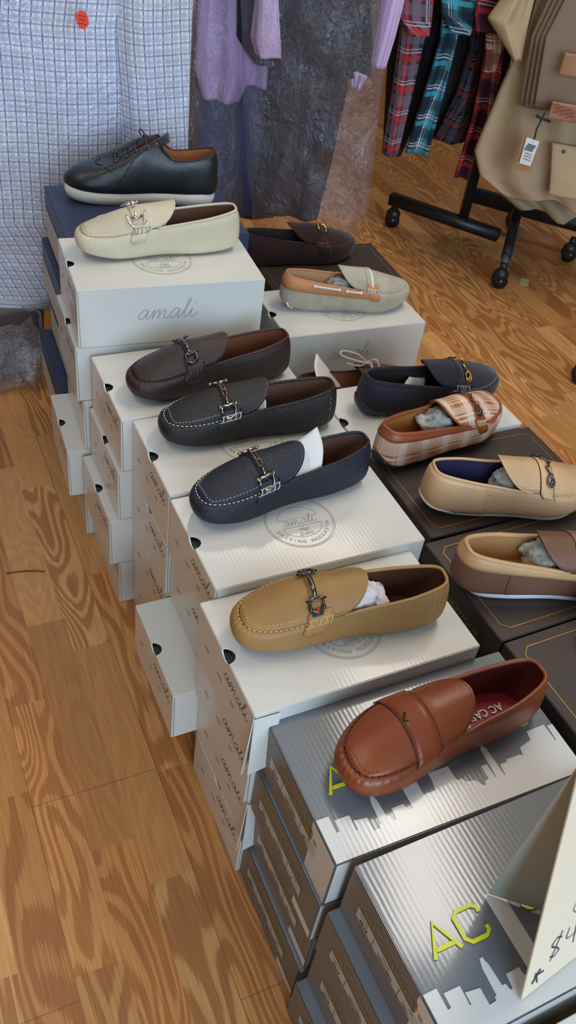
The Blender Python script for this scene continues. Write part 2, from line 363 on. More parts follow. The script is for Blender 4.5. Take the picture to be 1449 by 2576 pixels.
def white_box(loc, rz, L=.33, Wd=.1892, Hh=.108, label='', group='white shoe boxes', open_flap=False, flip=False, top=False, gap=.0012):
    t = empty('shoe_box', loc, rz, label, 'shoe box', group); Hb = Hh-gap; kh = round(Hb, 4)
    share(('wb', kh), t, 'carton', lambda: shell_box(L, Wd, Hb, WHITE, 'carton', t))
    if ('wb2', kh) in CACHE: share(('wb2', kh), t, 'inner_flap', None)
    else: CACHE[('wb2', kh)] = [o for o in bpy.data.objects if o.parent == t and o.name.startswith('inner_flap')][0]
    def mk_end():
        mb = MB(); fr = fr_end(Wd); amali(mb, Wd*.72, Hb-.036, .0135, fr, .0011)
        text2d(mb, 'style', Wd*.2, Hb-.055, .010, fr, .8, .35); text2d(mb, 'color', Wd*.45, Hb-.057, .010, fr, .8, .35); text2d(mb, 'size', Wd*.68, Hb-.059, .010, fr, .8, .35)
        return mb.obj('printed_lettering', PRINT, t, False)
    share(('we', kh), t, 'printed_lettering', mk_end)
    def mk_front():
        mb = MB(); fr = fr_front(Hb); amali(mb, L*.47, Hb*.5-.008, .0185, fr, .0016); return mb.obj('front_lettering', PRINTL, t, False)
    share(('wf', kh), t, 'front_lettering', mk_front)
    def mk_seam():
        mb = MB(); seam(mb, (.0035, .001), (.002, Hb-.004), .0006, fr_front(Hb, .0004))
        for a in range(13):
            pass
        return mb.obj('corner_seam', PRINTD, t, False)
    share(('ws', kh), t, 'corner_seam', mk_seam)
    if top:
        def mk_top():
            mb = MB(); fr = fr_top(Hb); cx, cy = .165, Wd*.5-.006
            def circ(r, wd): ribbon(mb, [(cx+r*math.cos(2*PI*i/56), cy+r*math.sin(2*PI*i/56)) for i in range(56)], wd, fr, 1, True)
            circ(.0525, .0007); circ(.0500, .0007)
            def half(r, sg):
                pts = [(cx+r*math.cos(PI*i/20), cy+sg*(.008+(r-.008)*math.sin(PI*i/20))) for i in range(21)]
                ribbon(mb, pts, .0006, fr, 1); ribbon(mb, [(cx-r, cy+sg*.008), (cx+r, cy+sg*.008)], .0006, fr, 1)
            half(.031, -1); half(.031, 1)
            amali(mb, cx, cy-.004, .0092, fr, .0009)
            text2d(mb, 'High', cx, cy-.0185, .0095, fr, .9, .3); text2d(mb, 'Quality', cx, cy-.027, .0088, fr, .9, .3)
            s = 'DRIVING MOCCASIN'
            for i, ch in enumerate(s):
                if ch == ' ': continue
                a = -PI/2+(i-(len(s)-1)/2)*.168; r = .0435
                text2d(mb, ch, cx+r*math.cos(a), cy+r*math.sin(a), .0082, fr, 1.05, 0, a+PI/2)
            return mb.obj('round_emblem', PRINTL, t, False)
        share(('wt', kh), t, 'round_emblem', mk_top)
    adopt(t, ('printed_lettering', 'front_lettering', 'corner_seam', 'round_emblem'), 'carton')
    if open_flap:
        mb = MB(); mb.add([(-.0002, -.001, Hb-.004), (-.0002, -.001, .002), (-.012, -.012, -.004), (-.002, -.003, Hb-.01)], [(0, 1, 2, 3)])
        mb.add([(0, -.002, Hb-.006), (.034, -.003, Hb-.006), (.027, -.014, .002), (-.006, -.016, -.002)], [(0, 1, 2, 3)])
        mb.obj('loose_flap', WHITE, t, False, solid=.0012)
    return t
SKYP = [(0, .0568), (.0172, .0569), (.0174, .0349), (.0213, .0355), (.0215, .0500), (.0409, .0496), (.0405, .0298), (.0422, .0296), (.0424, .0419), (.0595, .0395), (.0595, .022), (.0684, .0227), (.0685, .0265), (.071, .0262),
        (.0725, .0554), (.0745, .0616), (.0752, .064), (.0790, .064), (.0795, .0600), (.0811, .0550), (.0822, .0325), (.0864, .0325), (.088, .0256), (.0907, .0256), (.0926, .0399), (.1092, .0404), (.1102, .0314), (.1174, .0314), (.1176, .118),
        (.1388, .118), (.1388, .0419), (.1551, .0425), (.1577, .0539), (.158, .0660), (.1874, .0660), (.1878, .0452), (.1955, .0441), (.198, .0396), (.2106, .0369), (.2165, .0268), (.2200, .0275), (.2205, .0321), (.2270, .0327),
        (.2272, .0512), (.2362, .0516), (.2368, .031), (.2376, .031), (.2398, .0700), (.2413, .077), (.2440, .0780), (.2483, .0725), (.2495, .0302), (.2506, .0302), (.2524, .0453), (.2628, .0453), (.2640, .0487), (.2860, .0487),
        (.2881, .0457), (.2915, .0575), (.3112, .0619), (.3141, .0750), (.3429, .0761), (.3434, .0501), (.3444, .0501), (.3460, .0730), (.3557, .0730)]
def ac_box(loc, rz, Hh, size, label, group, top=False, flip=False, L=.3468, Wd=.1941, gap=.0012):
    t = empty('shoe_box', loc, rz, label, 'shoe box', group); Hb = Hh-gap; kh = (round(Hb, 4), flip)
    o = share(('ac', kh), t, 'carton', lambda: shell_box(L, Wd, Hb, GREYC, 'carton', t, notch=False))
    def mk_ends():
        mb = MB(); fr = fr_end(Wd, .0008)
        mb.add([fr(.001, .001), fr(Wd-.001, .001), fr(Wd-.001, Hb-.001), fr(.001, Hb-.001)], [(0, 1, 2, 3)])
        return mb.obj('end_panel', GREYE, t, False)
    share(('ae', kh), t, 'end_panel', mk_ends)
    def fl(fr): return (lambda x, y: fr(Wd-x, Hb-y)) if flip else fr
    def mk_white():
        mb = MB(); fr = fr_end(Wd, .0012)
        if flip: mb.add([fr(Wd-.045, Hb-.012), fr(Wd-.13+.06, Hb-.012), fr(Wd-.001, Hb-.012), fr(Wd-.001, Hb-.03), fr(Wd-.06, Hb-.03)], [(0, 1, 2, 3, 4)])
        else: mb.add([fr(Wd-.052, .001), fr(Wd-.001, .001), fr(Wd-.001, Hb-.001), fr(Wd-.056, Hb-.001), fr(Wd-.056, Hb*.86), fr(Wd-.052, Hb*.8)], [(0, 1, 2, 3, 4, 5)]) if top else mb.add([fr(Wd-.05, .004), fr(Wd-.001, .004), fr(Wd-.001, .022), fr(Wd-.05, .022)], [(0, 1, 2, 3)])
        fr = fr_front(Hb); mb.add([fr(.001, .001), fr(L-.001, .001), fr(L-.001, Hb-.0012), fr(.001, Hb-.0012)], [(0, 1, 2, 3)])
        return mb.obj('white_panel', SKY, t, False)
    share(('aw', kh, top), t, 'white_panel', mk_white)
    def mk_lab():
        mb = MB(); fr = fl(fr_end(Wd, .0014)); x0, x1 = Wd*.14, Wd*.80
        mb.add([fr(x0, Hb*.40), fr(x1, Hb*.40), fr(x1, Hb*.60), fr(x0, Hb*.60)], [(0, 1, 2, 3)])
        return mb.obj('sticker', STICK, t, False)
    share(('al', kh), t, 'sticker', mk_lab)
    def mk_txt():
        mb = MB(); fr = fl(fr_end(Wd, .0018))
        text2d(mb, '6519', Wd*.225, Hb*.42, .0085, fr, .9, bold=.02); text2d(mb, 'TAN/CHBRN', Wd*.46, Hb*.42, .0085, fr, .62, bold=.01); text2d(mb, size, Wd*.68, Hb*.42, .0085, fr, .9, bold=.01)
        text2d(mb, 'STYLE NO.', Wd*.215, Hb*.53, .0048, fr, .8); text2d(mb, 'COLOUR', Wd*.46, Hb*.53, .0048, fr, .8); text2d(mb, 'SIZE', Wd*.72, Hb*.53, .0048, fr, .8)
        seam(mb, (Wd*.325, Hb*.405), (Wd*.325, Hb*.58), .0006, fr); seam(mb, (Wd*.60, Hb*.405), (Wd*.60, Hb*.58), .0006, fr)
        return mb.obj('sticker_text', BLACKP, t, False)
    share(('at', kh, size), t, 'sticker_text', mk_txt)
    def mk_brand():
        mb = MB(); fr = fl(fr_end(Wd, .0016)); ac_letters(mb, Wd*.28, Hb*.66, .016, fr, .0016)
        text2d(mb, 'casuals', Wd*.60, Hb*.66, .017, fr, width=.078); return mb.obj('printed_brand', OCHRE, t, False)
    share(('ab', kh), t, 'printed_brand', mk_brand)
    if top:
        mb = MB(); fr = fr_top(Hb, .0006); poly = [(.001, .001)]+[(min(max(a*.975, .001), L-.001), b*.96) for a, b in SKYP]+[(L-.001, .001)]
        n = len(poly); mb.add([fr(*p) for p in poly], [tuple(range(n))][::1]); o = mb.obj('skyline_print', SKY, t, False)
        bm = bmesh.new(); bm.from_mesh(o.data); bmesh.ops.triangulate(bm, faces=bm.faces); bmesh.ops.recalc_face_normals(bm, faces=bm.faces)
        for f in bm.faces:
            if f.normal.z < 0: f.normal_flip()
        bm.to_mesh(o.data); bm.free()
        mb = MB(); fr = fr_top(Hb, .0016); ac_letters(mb, .0645, .0775, .033, fr, .0042)
        text2d(mb, 'casuals', .232, .080, .040, fr, width=.172)
        mb.obj('brand_letters', YELLOW, t, False, solid=.0012)
    adopt(t, ('end_panel', 'white_panel', 'sticker', 'sticker_text', 'printed_brand', 'skyline_print', 'brand_letters'), 'carton'); return t
def ac_letters(mb, x, y, h, fr, wd):
    ribbon(mb, [(x-h*1.03, y), (x-h*.55, y+h), (x-h*.05, y)], wd, fr, 1); ribbon(mb, [(x-h*.86, y+h*.22), (x-h*.22, y+h*.22)], wd, fr, 1)
    c = [(x+h*1.05, y+h*.72), (x+h*1.05, y+h*.88), (x+h*.9, y+h), (x+h*.35, y+h), (x+h*.17, y+h*.85), (x+h*.17, y+h*.18), (x+h*.35, y), (x+h*.9, y), (x+h*1.05, y+h*.12), (x+h*1.05, y+h*.28)]
    ribbon(mb, c, wd, fr, 1)
def brown_box(loc, rz, Hh, label, group='dark brown shoe boxes', L=.3381, Wd=.2043, gap=.0012):
    t = empty('shoe_box', loc, rz, label, 'shoe box', group); Hb = Hh-gap; kh = round(Hb, 4)
    share(('bb', kh), t, 'carton', lambda: shell_box(L, Wd, Hb, BROWNC, 'carton', t, notch=False))
    def mk():
        mb = MB(); fr = fr_top(Hb, .0005); i = .0165; c = .011
        ribbon(mb, [(i, i+c), (i+c, i), (L-i-c, i), (L-i, i+c), (L-i, Wd-i-c), (L-i-c, Wd-i), (i+c, Wd-i), (i, Wd-i-c)], .0012, fr, 1, True)
        fr = fr_end(Wd); text2d(mb, 'MAJESTIQUE', Wd*.55, Hb-.040, .013, fr, width=.10); text2d(mb, 'INTERNATIONAL', Wd*.55, Hb-.051, .0065, fr, width=.075)
        return mb.obj('gold_print', GOLD, t, False)
    share(('bg', kh), t, 'gold_print', mk); adopt(t, ('gold_print',), 'carton')
    return t

# ------------------------------------------------------------------ SETTING
def struct(name, mb, mat): o = mb.obj(name, mat, None, False); o['kind'] = 'structure'; return o
FLOOR = floor_mat(); WALL = plain('warm_white_wall', (140, 122, 102), .8, bumpy=(90, .1)); CEIL = plain('ceiling_paint', (206, 203, 196), .9, bumpy=(60, .2))
struct('floor', MB().box(-2.6, 3.2, -1.8, 5.2, -.05, 0), FLOOR)
struct('ceiling', MB().box(-2.6, 3.2, -1.8, 5.2, 2.7, 2.76), CEIL)
struct('wall_back', MB().box(-2.6, 3.2, 5.2, 5.3, 0, 2.7), WALL); struct('wall_right', MB().box(3.2, 3.3, -1.8, 5.3, 0, 2.7), WALL)
struct('wall_left', MB().box(-2.7, -2.6, -1.8, 5.3, 0, 2.7), WALL)
mb = MB().box(-2.7, .3, -1.9, -1.8, 0, 2.7); mb.box(2.8, 3.3, -1.9, -1.8, 0, 2.7); mb.box(.3, 2.8, -1.9, -1.8, 0, .5); mb.box(.3, 2.8, -1.9, -1.8, 2.5, 2.7); struct('wall_front', mb, WALL)
FRM = plain('window_frame_paint', (214, 214, 210), .5)
mb = MB()
for x in (.3, 1.52, 2.74): mb.box(x, x+.06, -1.88, -1.82, .5, 2.5)
mb.box(.3, 2.8, -1.88, -1.82, .5, .56); mb.box(.3, 2.8, -1.88, -1.82, 2.44, 2.5); struct('window_1', mb, FRM)
TROFM = emis('lamp_diffuser', (1, .93, .84), 3.2)
for i, (p, a, b, rz) in enumerate(TROF):
    t = empty('ceiling_lamp', p, rz, ['warm ceiling lamp panel above the shoe boxes', 'warm ceiling lamp panel above the hanging shirts', 'warm ceiling lamp panel over the bare floor'][i], 'lamp', 'ceiling lamp panels')
    mb = MB(); mb.box(-a/2-.03, a/2+.03, -b/2-.03, b/2+.03, .005, .042); mb.obj('lamp_frame', FRM, t, False)
    mb = MB(); mb.box(-a/2, a/2, -b/2, b/2, -.004, .004); mb.obj('diffuser', TROFM, t, False)

# ------------------------------------------------------------------ BOX STACKS
def stack(base, n, zt, fn, offs, hs=None):
    x, y, yaw = base; h = zt/n; c, s = math.cos(yaw), math.sin(yaw)
    for k in range(n):                                   # k = 0 topmost
        du, dv, dy = offs[k] if k < len(offs) else (0, 0, 0)
        fn(k, (x+du*c-dv*s, y+du*s+dv*c, zt-(k+1)*h), yaw+dy, h)
NUM = ['topmost', 'second from the top', 'third from the top', 'fourth from the top', 'lowest']
def wstack(base, n, zt, offs, who, flap=(), topk=(0,)):
    def fn(k, loc, rz, h):
        pos = NUM[k] if k < n-1 or n < 2 else 'lowest'
        white_box(loc, rz, Hh=h, label='white shoe box, %s of the stack %s' % (pos, who), open_flap=k in flap, top=k in topk)
    stack(base, n, zt, fn, offs)
wstack((-.4024, 1.278, .4548), 5, .559, [(0, 0, 0), (-.006, .001, .012), (.004, -.001, .004), (-.030, -.001, .012), (0, 0, .005)], 'under the cream moccasin', topk=(0,))
wstack((-.2868, 1.1135, .5229), 4, .4364, [(0, 0, 0), (-.006, .0, .0), (-.022, -.0, .0), (-.005, 0, .0)], 'under the dark brown perforated moccasin')
wstack((-.1758, .9581, .5249), 4, .4338, [(0, 0, 0), (0, 0, .0), (.002, 0, .0), (.004, 0, .0)], 'under the black moccasin')
wstack((-.0777, .7927, .5334), 4, .4291, [(0, 0, 0), (.006, 0, .0), (-.052, -.001, .0), (.012, 0, .0)], 'under the navy moccasin', topk=(0,))
wstack((0, .6179, .5371), 4, .4133, [(0, 0, 0), (.006, 0, .0), (.012, 0, 0), (.012, 0, 0)], 'under the tan moccasin', flap=(0, 2))
sizes = ['8½', '9', '9½', '10']
def fnF(k, loc, rz, h): ac_box(loc, rz, h, sizes[k], 'grey skyline shoe box, %s of the stack under the cognac loafer' % (NUM[k] if k < 3 else 'lowest'), 'grey skyline shoe boxes', top=k == 0, flip=k in (1, 3) and False)
stack((.1139, .4627, .5253), 4, .3882, fnF, [(0, 0, 0), (-.004, 0, 0), (.004, 0, 0), (-.002, 0, 0)])
szG = ['10½', '10', '11', '9']
def fnG(k, loc, rz, h): ac_box(loc, rz, h, szG[k], 'grey skyline shoe box, %s of the stack carrying the price card' % (NUM[k] if k < 3 else 'lowest'), 'grey skyline shoe boxes', top=k == 0)
stack((.2337, .2948, .5494), 4, .3977, fnG, [(0, 0, 0), (-.016, .0, 0), (-.012, 0, 0), (-.028, .0, 0)])
c, s = math.cos(.5494), math.sin(.5494); hx, hy = .2337+.045*c+.205*s, .2948+.045*s-.205*c
def fnH(k, loc, rz, h): white_box(loc, rz, Hh=h, label='white shoe box at the bottom right corner, %s of its stack' % (NUM[k] if k < 2 else 'lowest'))
stack((hx, hy, .5494), 3, .375, fnH, [])
def fnL(k, loc, rz, h): brown_box(loc, rz, h, 'dark brown shoe box, %s of the stack under the beige perforated loafer' % (NUM[k] if k < 3 else 'lowest'))
stack((.2268, 1.0146, .5366), 4, .3837, fnL, [])
def fnM(k, loc, rz, h): brown_box(loc, rz, h, 'dark brown shoe box, %s of the stack under the two-tone loafer' % (NUM[k] if k < 3 else 'lowest'))
stack((.3233, .8263, .5539), 4, .3842, fnM, [])
def fnN(k, loc, rz, h): brown_box(loc, rz, h, 'dark brown shoe box, %s of the stack right of the cognac loafer' % (NUM[k] if k < 3 else 'lowest'))
c, s = math.cos(.5539), math.sin(.5539); stack((.3233+.2068*s+.002, .8263-.2068*c, .5539), 4, .3842, fnN, [])
wstack((.1162, 1.1904, .5426), 4, .3895, [(0, 0, 0)], 'under the charcoal suede moccasin', topk=(0,))
wstack((-.0597, 1.5769, .4994), 3, .358, [(0, 0, 0), (-.004, .004, .0)], 'under the taupe suede boat moccasin', topk=(0,))
# low box between, carries the laced boat shoe
def low(k, loc, rz, h): white_box(loc, rz, Hh=h, label='white shoe box, %s of the stack under the laced brown boat shoe' % ['topmost', 'lowest'][k])
c, s = math.cos(.5434), math.sin(.5434); stack((.1162-.197*s+.03*c-.01, 1.1904+.197*c+.03*s-.005, .5434), 2, .235, low, [])
# navy boxes behind the cream moccasin
def navy_box(loc, rz, Hh, label, L=.35, Wd=.25):
    t = empty('shoe_box', loc, rz, label, 'shoe box', 'navy shoe boxes'); Hb = Hh-.0012; kh = round(Hb, 4)
    share(('nb', kh), t, 'carton', lambda: shell_box(L, Wd, Hb, NAVYC, 'carton', t, notch=False))
    def mk():
        mb = MB(); fr = fr_end(Wd, .0008); mb.add([fr(.01, .006), fr(Wd-.03, .006), fr(Wd-.03, Hb*.62), fr(.01, Hb*.62)], [(0, 1, 2, 3)]); return mb.obj('end_label', STICK, t, False)
    share(('nl', kh), t, 'end_label', mk)
    def mk2():
        mb = MB(); fr = fr_end(Wd, .0012)
        for i in range(3): ribbon(mb, [(.03, Hb*.5-i*.013), (.05, Hb*.5-i*.013+.002), (.08, Hb*.5-i*.013-.001), (.12, Hb*.5-i*.013)], .0008, fr, 4)
        return mb.obj('end_label_text', PRINT, t, False)
    share(('nt', kh), t, 'end_label_text', mk2); adopt(t, ('end_label', 'end_label_text'), 'carton'); return t
def fnV(k, loc, rz, h): navy_box(loc, rz, h, 'navy shoe box, %s of the stack under the black brogue' % (NUM[k] if k < 4 else 'lowest'))
stack((-.474, 1.4630, .47), 5, .545, fnV, [(0, 0, 0), (-.012, .0, 0), (-.004, 0, 0), (-.03, 0, .0), (-.01, .0, 0)])
def fnW(k, loc, rz, h): brown_box(loc, rz, h, 'dark brown shoe box, %s of the stack under the chocolate suede loafer' % (NUM[k] if k < 3 else 'lowest'))
stack((-.112, 1.80, .47), 4, .335, fnW, [])

# ------------------------------------------------------------------ SHOES
# 11 stations heel -> toe: sole (x,y), widest (x,y), top edge (x,y,z); metres for a 0.295 m shoe
ST_MOC = [((.022, 0), (-.002, 0), (.008, 0, .069)), ((.036, .020), (.012, .024), (.016, .017, .068)), ((.075, .029), (.062, .0335), (.060, .0275, .063)),
          ((.125, .030), (.118, .036), (.112, .0315, .0555)), ((.150, .031), (.150, .0385), (.142, .0345, .0520)), ((.176, .035), (.178, .0425), (.168, .0375, .0500)),
          ((.205, .040), (.208, .0465), (.200, .0405, .0455)), ((.232, .040), (.238, .0455), (.231, .0395, .0405)), ((.258, .032), (.267, .0375), (.259, .0325, .0370)),
          ((.275, .019), (.288, .0225), (.2790, .0195, .0350)), ((.280, 0), (.2945, 0, ), (.2845, 0, .0345))]
ST_BRO = [((.012, 0), (.004, 0), (.012, 0, .079)), ((.022, .022), (.014, .026), (.020, .018, .078)), ((.06, .0315), (.058, .034), (.058, .0285, .069)),
          ((.110, .0325), (.108, .036), (.094, .0275, .068)), ((.150, .035), (.148, .040), (.112, .0240, .082)), ((.182, .040), (.180, .0455), (.126, .0165, .098)),
          ((.215, .044), (.214, .0485), (.156, .0125, .078)), ((.245, .0425), (.246, .0460), (.180, .0100, .062)), ((.275, .032), (.276, .0355), (.192, .0060, .053)),
          ((.294, .016), (.296, .0180), (.195, .0030, .0510)), ((.300, 0), (.303, 0), (.196, 0, .0505))]
class Shoe:
    NS = 8
    def __init__(s, name, loc, rz, label, upper, lining, sole, *, apron=None, insole=None, collar=None, stitch=None, st=ST_MOC, mirror=1, sole_h=.003,
                 sole_out=-.003, edge=.0024, crown=.025, tongue=.050, toe_spring=.010, group='display shoes', lift=0, seam_h=True, sy=1.0, pucker=.0012, drop=0, cat='shoe'):
        s.t = empty(name, loc, rz, label, cat, group); s.h = sole_h; s.st = st; s.m = mirror; s.stitchm = stitch; s.crown = crown; s.tl = tongue; s.sy = sy; s.pk = pucker
        s.xo = -.148; s.drop = drop
        full = st + [((a[0], -a[1]), (b[0], -b[1]), (c_[0], -c_[1], c_[2])) for a, b, c_ in st[-2:0:-1]]
        N = len(full); s.ncol = N*s.NS
        def asy(x, y):                                             # a slightly banana-shaped last
            return y*sy*s.m + s.m*(-.0045*math.sin(max(0, min(1, (x-.08)/.2))*PI)+.010*max(0, (x-.2)/.1)**1.5)*1.0
        def spring(x): return toe_spring*max(0, (x-.19)/.1)**2 + (.006*max(0, (.035-x)/.035) if st is ST_MOC else 0)
        so, lo, mi, hi, ed = [], [], [], [], []
        for a, b, e in full:
            zs = sole_h+spring(a[0])
            so.append((a[0]+s.xo, asy(*a), zs)); mi.append((b[0]+s.xo, asy(*b), zs+.019)); ez = sole_h+e[2]+spring(e[0])*.6
            ed.append((e[0]+s.xo, asy(e[0], e[1]), ez))
            lx = a[0]+(b[0]-a[0])*.72; ly = a[1]+(b[1]-a[1])*.72; lo.append((lx+s.xo, asy(lx, ly), zs+.0055))
            k = .30; hx_ = b[0]+(e[0]-b[0])*k; hy_ = b[1]+(e[1]-b[1])*k; hi.append((hx_+s.xo, asy(hx_, hy_), zs+.019+(ez-zs-.019)*.72))
        s.rings = [catmull(r, s.NS, True) for r in (so, lo, mi, hi, ed)]
        s.edge = s.rings[4]; s.mat = dict(upper=upper, apron=apron or upper)
        s.full = N
        # --- upper wall
        V = []; U = []; NV = 14; col = s.ncol
        acc = [0]
        for i in range(col): acc.append(acc[-1]+(s.rings[2][(i+1) % col]-s.rings[2][i]).length)
        for i in range(col+1):
            for j in range(NV+1):
                p = s.wall(i % col, j/NV); V.append(p); U.append((acc[i], j/NV*.055))
        Fc = [(i*(NV+1)+j, (i+1)*(NV+1)+j, (i+1)*(NV+1)+j+1, i*(NV+1)+j+1) for i in range(col) for j in range(NV)]
        mesh('upper', V, Fc, upper, s.t, uv=U, solid=.0014)
        # --- lining
        V = []; NL = 7
        for i in range(col+1):
            e = s.edge[i % col]; q = s.rings[0][i % col]; mm = s.rings[2][i % col]; cx = max(-.115, min(.10, mm.x)); 
            def ins(p, d):
                dv = Vector((cx-p.x, -p.y, 0)); L_ = dv.length
                return p+dv*(d/L_ if L_ > d else 0)
            a = ins(e, .0018)+Vector((0, 0, -.0006)); b = ins(mm, .0042); b.z = (e.z+mm.z)/2; b = b.lerp(a, .35); c_ = ins(q, .002); c_.z = max(sole_h+.009, q.z+.005)
            for j in range(NL+1):
                t_ = j/NL; V.append(a*(1-t_)**2+b*2*t_*(1-t_)+c_*t_*t_)
        mesh('lining', V, [(i*(NL+1)+j, i*(NL+1)+j+1, (i+1)*(NL+1)+j+1, (i+1)*(NL+1)+j) for i in range(col) for j in range(NL)], lining, s.t)
        V2 = [V[i*(NL+1)+NL]+Vector((0, 0, .0004)) for i in range(col)]; half = col//2; Fi = []; VV = []
        for k in range(half+1):
            a = V2[k]; b = V2[(col-k) % col]
            for j in range(7): VV.append(a.lerp(b, j/6))
        mesh('insole', VV, [(k*7+j, k*7+j+1, (k+1)*7+j+1, (k+1)*7+j) for k in range(half) for j in range(6)], insole or lining, s.t)
        s.insole_z = sole_h+.010
        # --- collar binding
        k0 = 4.6 if st is ST_MOC else 5.0; i0 = int(k0*s.NS)
        idx = [(-i) % col for i in range(i0, 0, -1)]+list(range(0, i0+1)); s.collar_idx = idx
        mb = MB(); mb.tube([s.edge[i]+Vector((0, 0, .0003)) for i in idx], edge, 8); mb.obj('collar_binding', collar or upper, s.t)
        # --- outsole
        V = []; rows = []
        o_ = sole_out
        for i in range(col):
            q = s.rings[0][i]; dv = Vector((q.x-max(-.115, min(.10, q.x)), q.y, 0)); dv = dv.normalized() if dv.length > 1e-6 else Vector((0, 0, 0)); p = q+dv*o_
            V += [Vector((p.x, p.y, q.z+(.001 if o_ < 0 else .004))), Vector((p.x+dv.x*.0008, p.y+dv.y*.0008, q.z-sole_h*.5)), Vector((p.x-dv.x*.0015, p.y-dv.y*.0015, q.z-sole_h+.0002))]
        Fc = [(i*3+j, i*3+j+1, ((i+1) % col)*3+j+1, ((i+1) % col)*3+j) for i in range(col) for j in range(2)]
        for k in range(1, half):
            a, b, c2, d2 = k*3+2, (col-k) % col*3+2, (col-k-1) % col*3+2, (k+1)*3+2
            Fc.append((a, b, c2, d2))
        if o_ > 0:
            for i in range(col):
                q = s.rings[1][i]; 
            base = len(V)
            for i in range(col): V.append(s.rings[0][i]+Vector((0, 0, .003)))
            Fc += [(i*3, ((i+1) % col)*3, base+(i+1) % col, base+i) for i in range(col)]
        mesh('outsole', V, Fc, sole, s.t)
        if st is ST_MOC: s.make_apron()
    def wall(s, i, v):
        P = [r[i % s.ncol] for r in s.rings]; x = v*4; k = min(3, int(x)); t = x-k
        p0, p1, p2, p3 = P[max(k-1, 0)], P[k], P[k+1], P[min(k+2, 4)]
        q = .5*((2*p1)+(p2-p0)*t+(2*p0-5*p1+4*p2-p3)*t*t+(3*p1-p0-3*p2+p3)*t**3)
        if s.pk and s.st is ST_MOC:
            f = abs(i/s.NS-10); toe = max(0, 1-f/4.2)
            if toe > 0 and v > .45:
                wv = math.sin(i*2.0944*1.0)*s.pk*toe*math.sin(min(1, (v-.45)/.5)*PI); q = q+Vector((0, 0, wv))
        return q
    def wn(s, i, v):
        a = s.wall(i-1, v); b = s.wall(i+1, v); c = s.wall(i, max(0, v-.05)); d = s.wall(i, min(1, v+.05)); n = (b-a).cross(d-c)
        n = n.normalized() if n.length > 0 else Vector((0, 0, 1))
        cc = Vector((max(-.11, min(.09, s.wall(i, v).x)), 0, .02)); return n if n.dot(s.wall(i, v)-cc) > 0 else -n
    def ap(s, x, q):
        """point on the vamp: x = metres from heel, q = -1..1 across (positive q = local +y when mirror=1)"""
        half = s.ncol//2; xl = x+s.xo; xj = max(xl, s.edge[5*s.NS].x)
        k = 5*s.NS
        while k < half and s.edge[k].x < xj: k += 1
        k = max(k, 5*s.NS+1); a, b = s.edge[k-1], s.edge[k]; f = (xj-a.x)/(b.x-a.x) if abs(b.x-a.x) > 1e-9 else 0; f = max(0, min(1, f)); A = a.lerp(b, f)
        a, b = s.edge[(s.ncol-k+1) % s.ncol], s.edge[(s.ncol-k) % s.ncol]; B = a.lerp(b, f)
        if s.m < 0: A, B = B, A
        xt = max(0, min(1, (xl-s.edge[5*s.NS].x)/(s.edge[half].x-s.edge[5*s.NS].x)))
        cr = s.crown*(1-xt**1.15)**.9*(1)+.0035*math.sin(xt*PI)
        tt = max(0, (s.edge[5*s.NS].x-xl)/max(s.tl, .001)); up = .006*tt**1.3
        p = B.lerp(A, (q+1)/2); w2 = q*q
        if tt > 0: p.x = xl
        return Vector((p.x, p.y, p.z+cr*(1-w2*.92-.08*w2*w2)+up*(1-.3*w2)))
    def apn(s, x, q):
        e = .002; a = s.ap(x+e, q)-s.ap(x-e, q); b = s.ap(x, min(1, q+.03))-s.ap(x, max(-1, q-.03)); n = a.cross(b); n = n.normalized() if n.length > 0 else Vector((0, 0, 1)); return n if n.z > 0 else -n
    def make_apron(s):
        xe = s.edge[5*s.NS].x-s.xo; xtoe = s.edge[s.ncol//2].x-s.xo; V = []; U = []; NQ = 20; rows = 0
        for k in range(0, 31):
            f = k/30; x = xtoe-(xtoe-xe)*(f**.8 if f < 1 else 1)
            x = min(x, xtoe-.0002)
            for j in range(NQ+1):
                q = -1+2*j/NQ; p = s.ap(x, q); rim = max(0, abs(q)-.86)/.14; p.z += .0016*(1-rim)*min(1, f*8) ; V.append(p); U.append((x, p.y))
            rows += 1
        for k in range(1, 19):
            t_ = math.sin(k/18*PI/2); x = xe-s.tl*t_; wq = max(.06, (1-t_**2.6)**.5)
            for j in range(NQ+1):
                q = (-1+2*j/NQ)*wq; xx = x+s.tl*.0; p = s.ap(x, q); p.z += .0016; V.append(p); U.append((x, p.y))
            rows += 1
        s.apv = V; s.nq = NQ+1; s.rows = rows
        mesh('vamp', V, [(k*(NQ+1)+j, k*(NQ+1)+j+1, (k+1)*(NQ+1)+j+1, (k+1)*(NQ+1)+j) for k in range(rows-1) for j in range(NQ)], s.mat['apron'], s.t, uv=U, solid=.0022)
        g = s.nq; s.tongue_edge = [V[k*g] for k in range(31, rows)]+[V[(rows-1)*g+j] for j in range(1, g-1)]+[V[k*g+g-1] for k in range(rows-1, 30, -1)]
    # --- trims
    def stitches(s, pts, nrm, ln=.0036, gap=.0024, r=.0006, name='stitching', mat=None):
        mb = MB(); acc = 0; i = 0; segs = []; out = []
        P = pts; D = [0]
        for a, b in zip(P, P[1:]): D.append(D[-1]+(b-a).length)
        def get(d):
            k = 0
            while k < len(D)-2 and D[k+1] < d: k += 1
            f = (d-D[k])/max(1e-9, D[k+1]-D[k]); return P[k].lerp(P[k+1], f)+nrm[k]*(r*.7)
        d = gap
        while d+ln < D[-1]:
            a, m_, b = get(d), get(d+ln/2), get(d+ln); mb.tube([a-nrm[0]*0, m_, b], [r*.7, r, r*.7], 5); d += ln+gap
        return mb.obj(name, mat or s.stitchm, s.t)
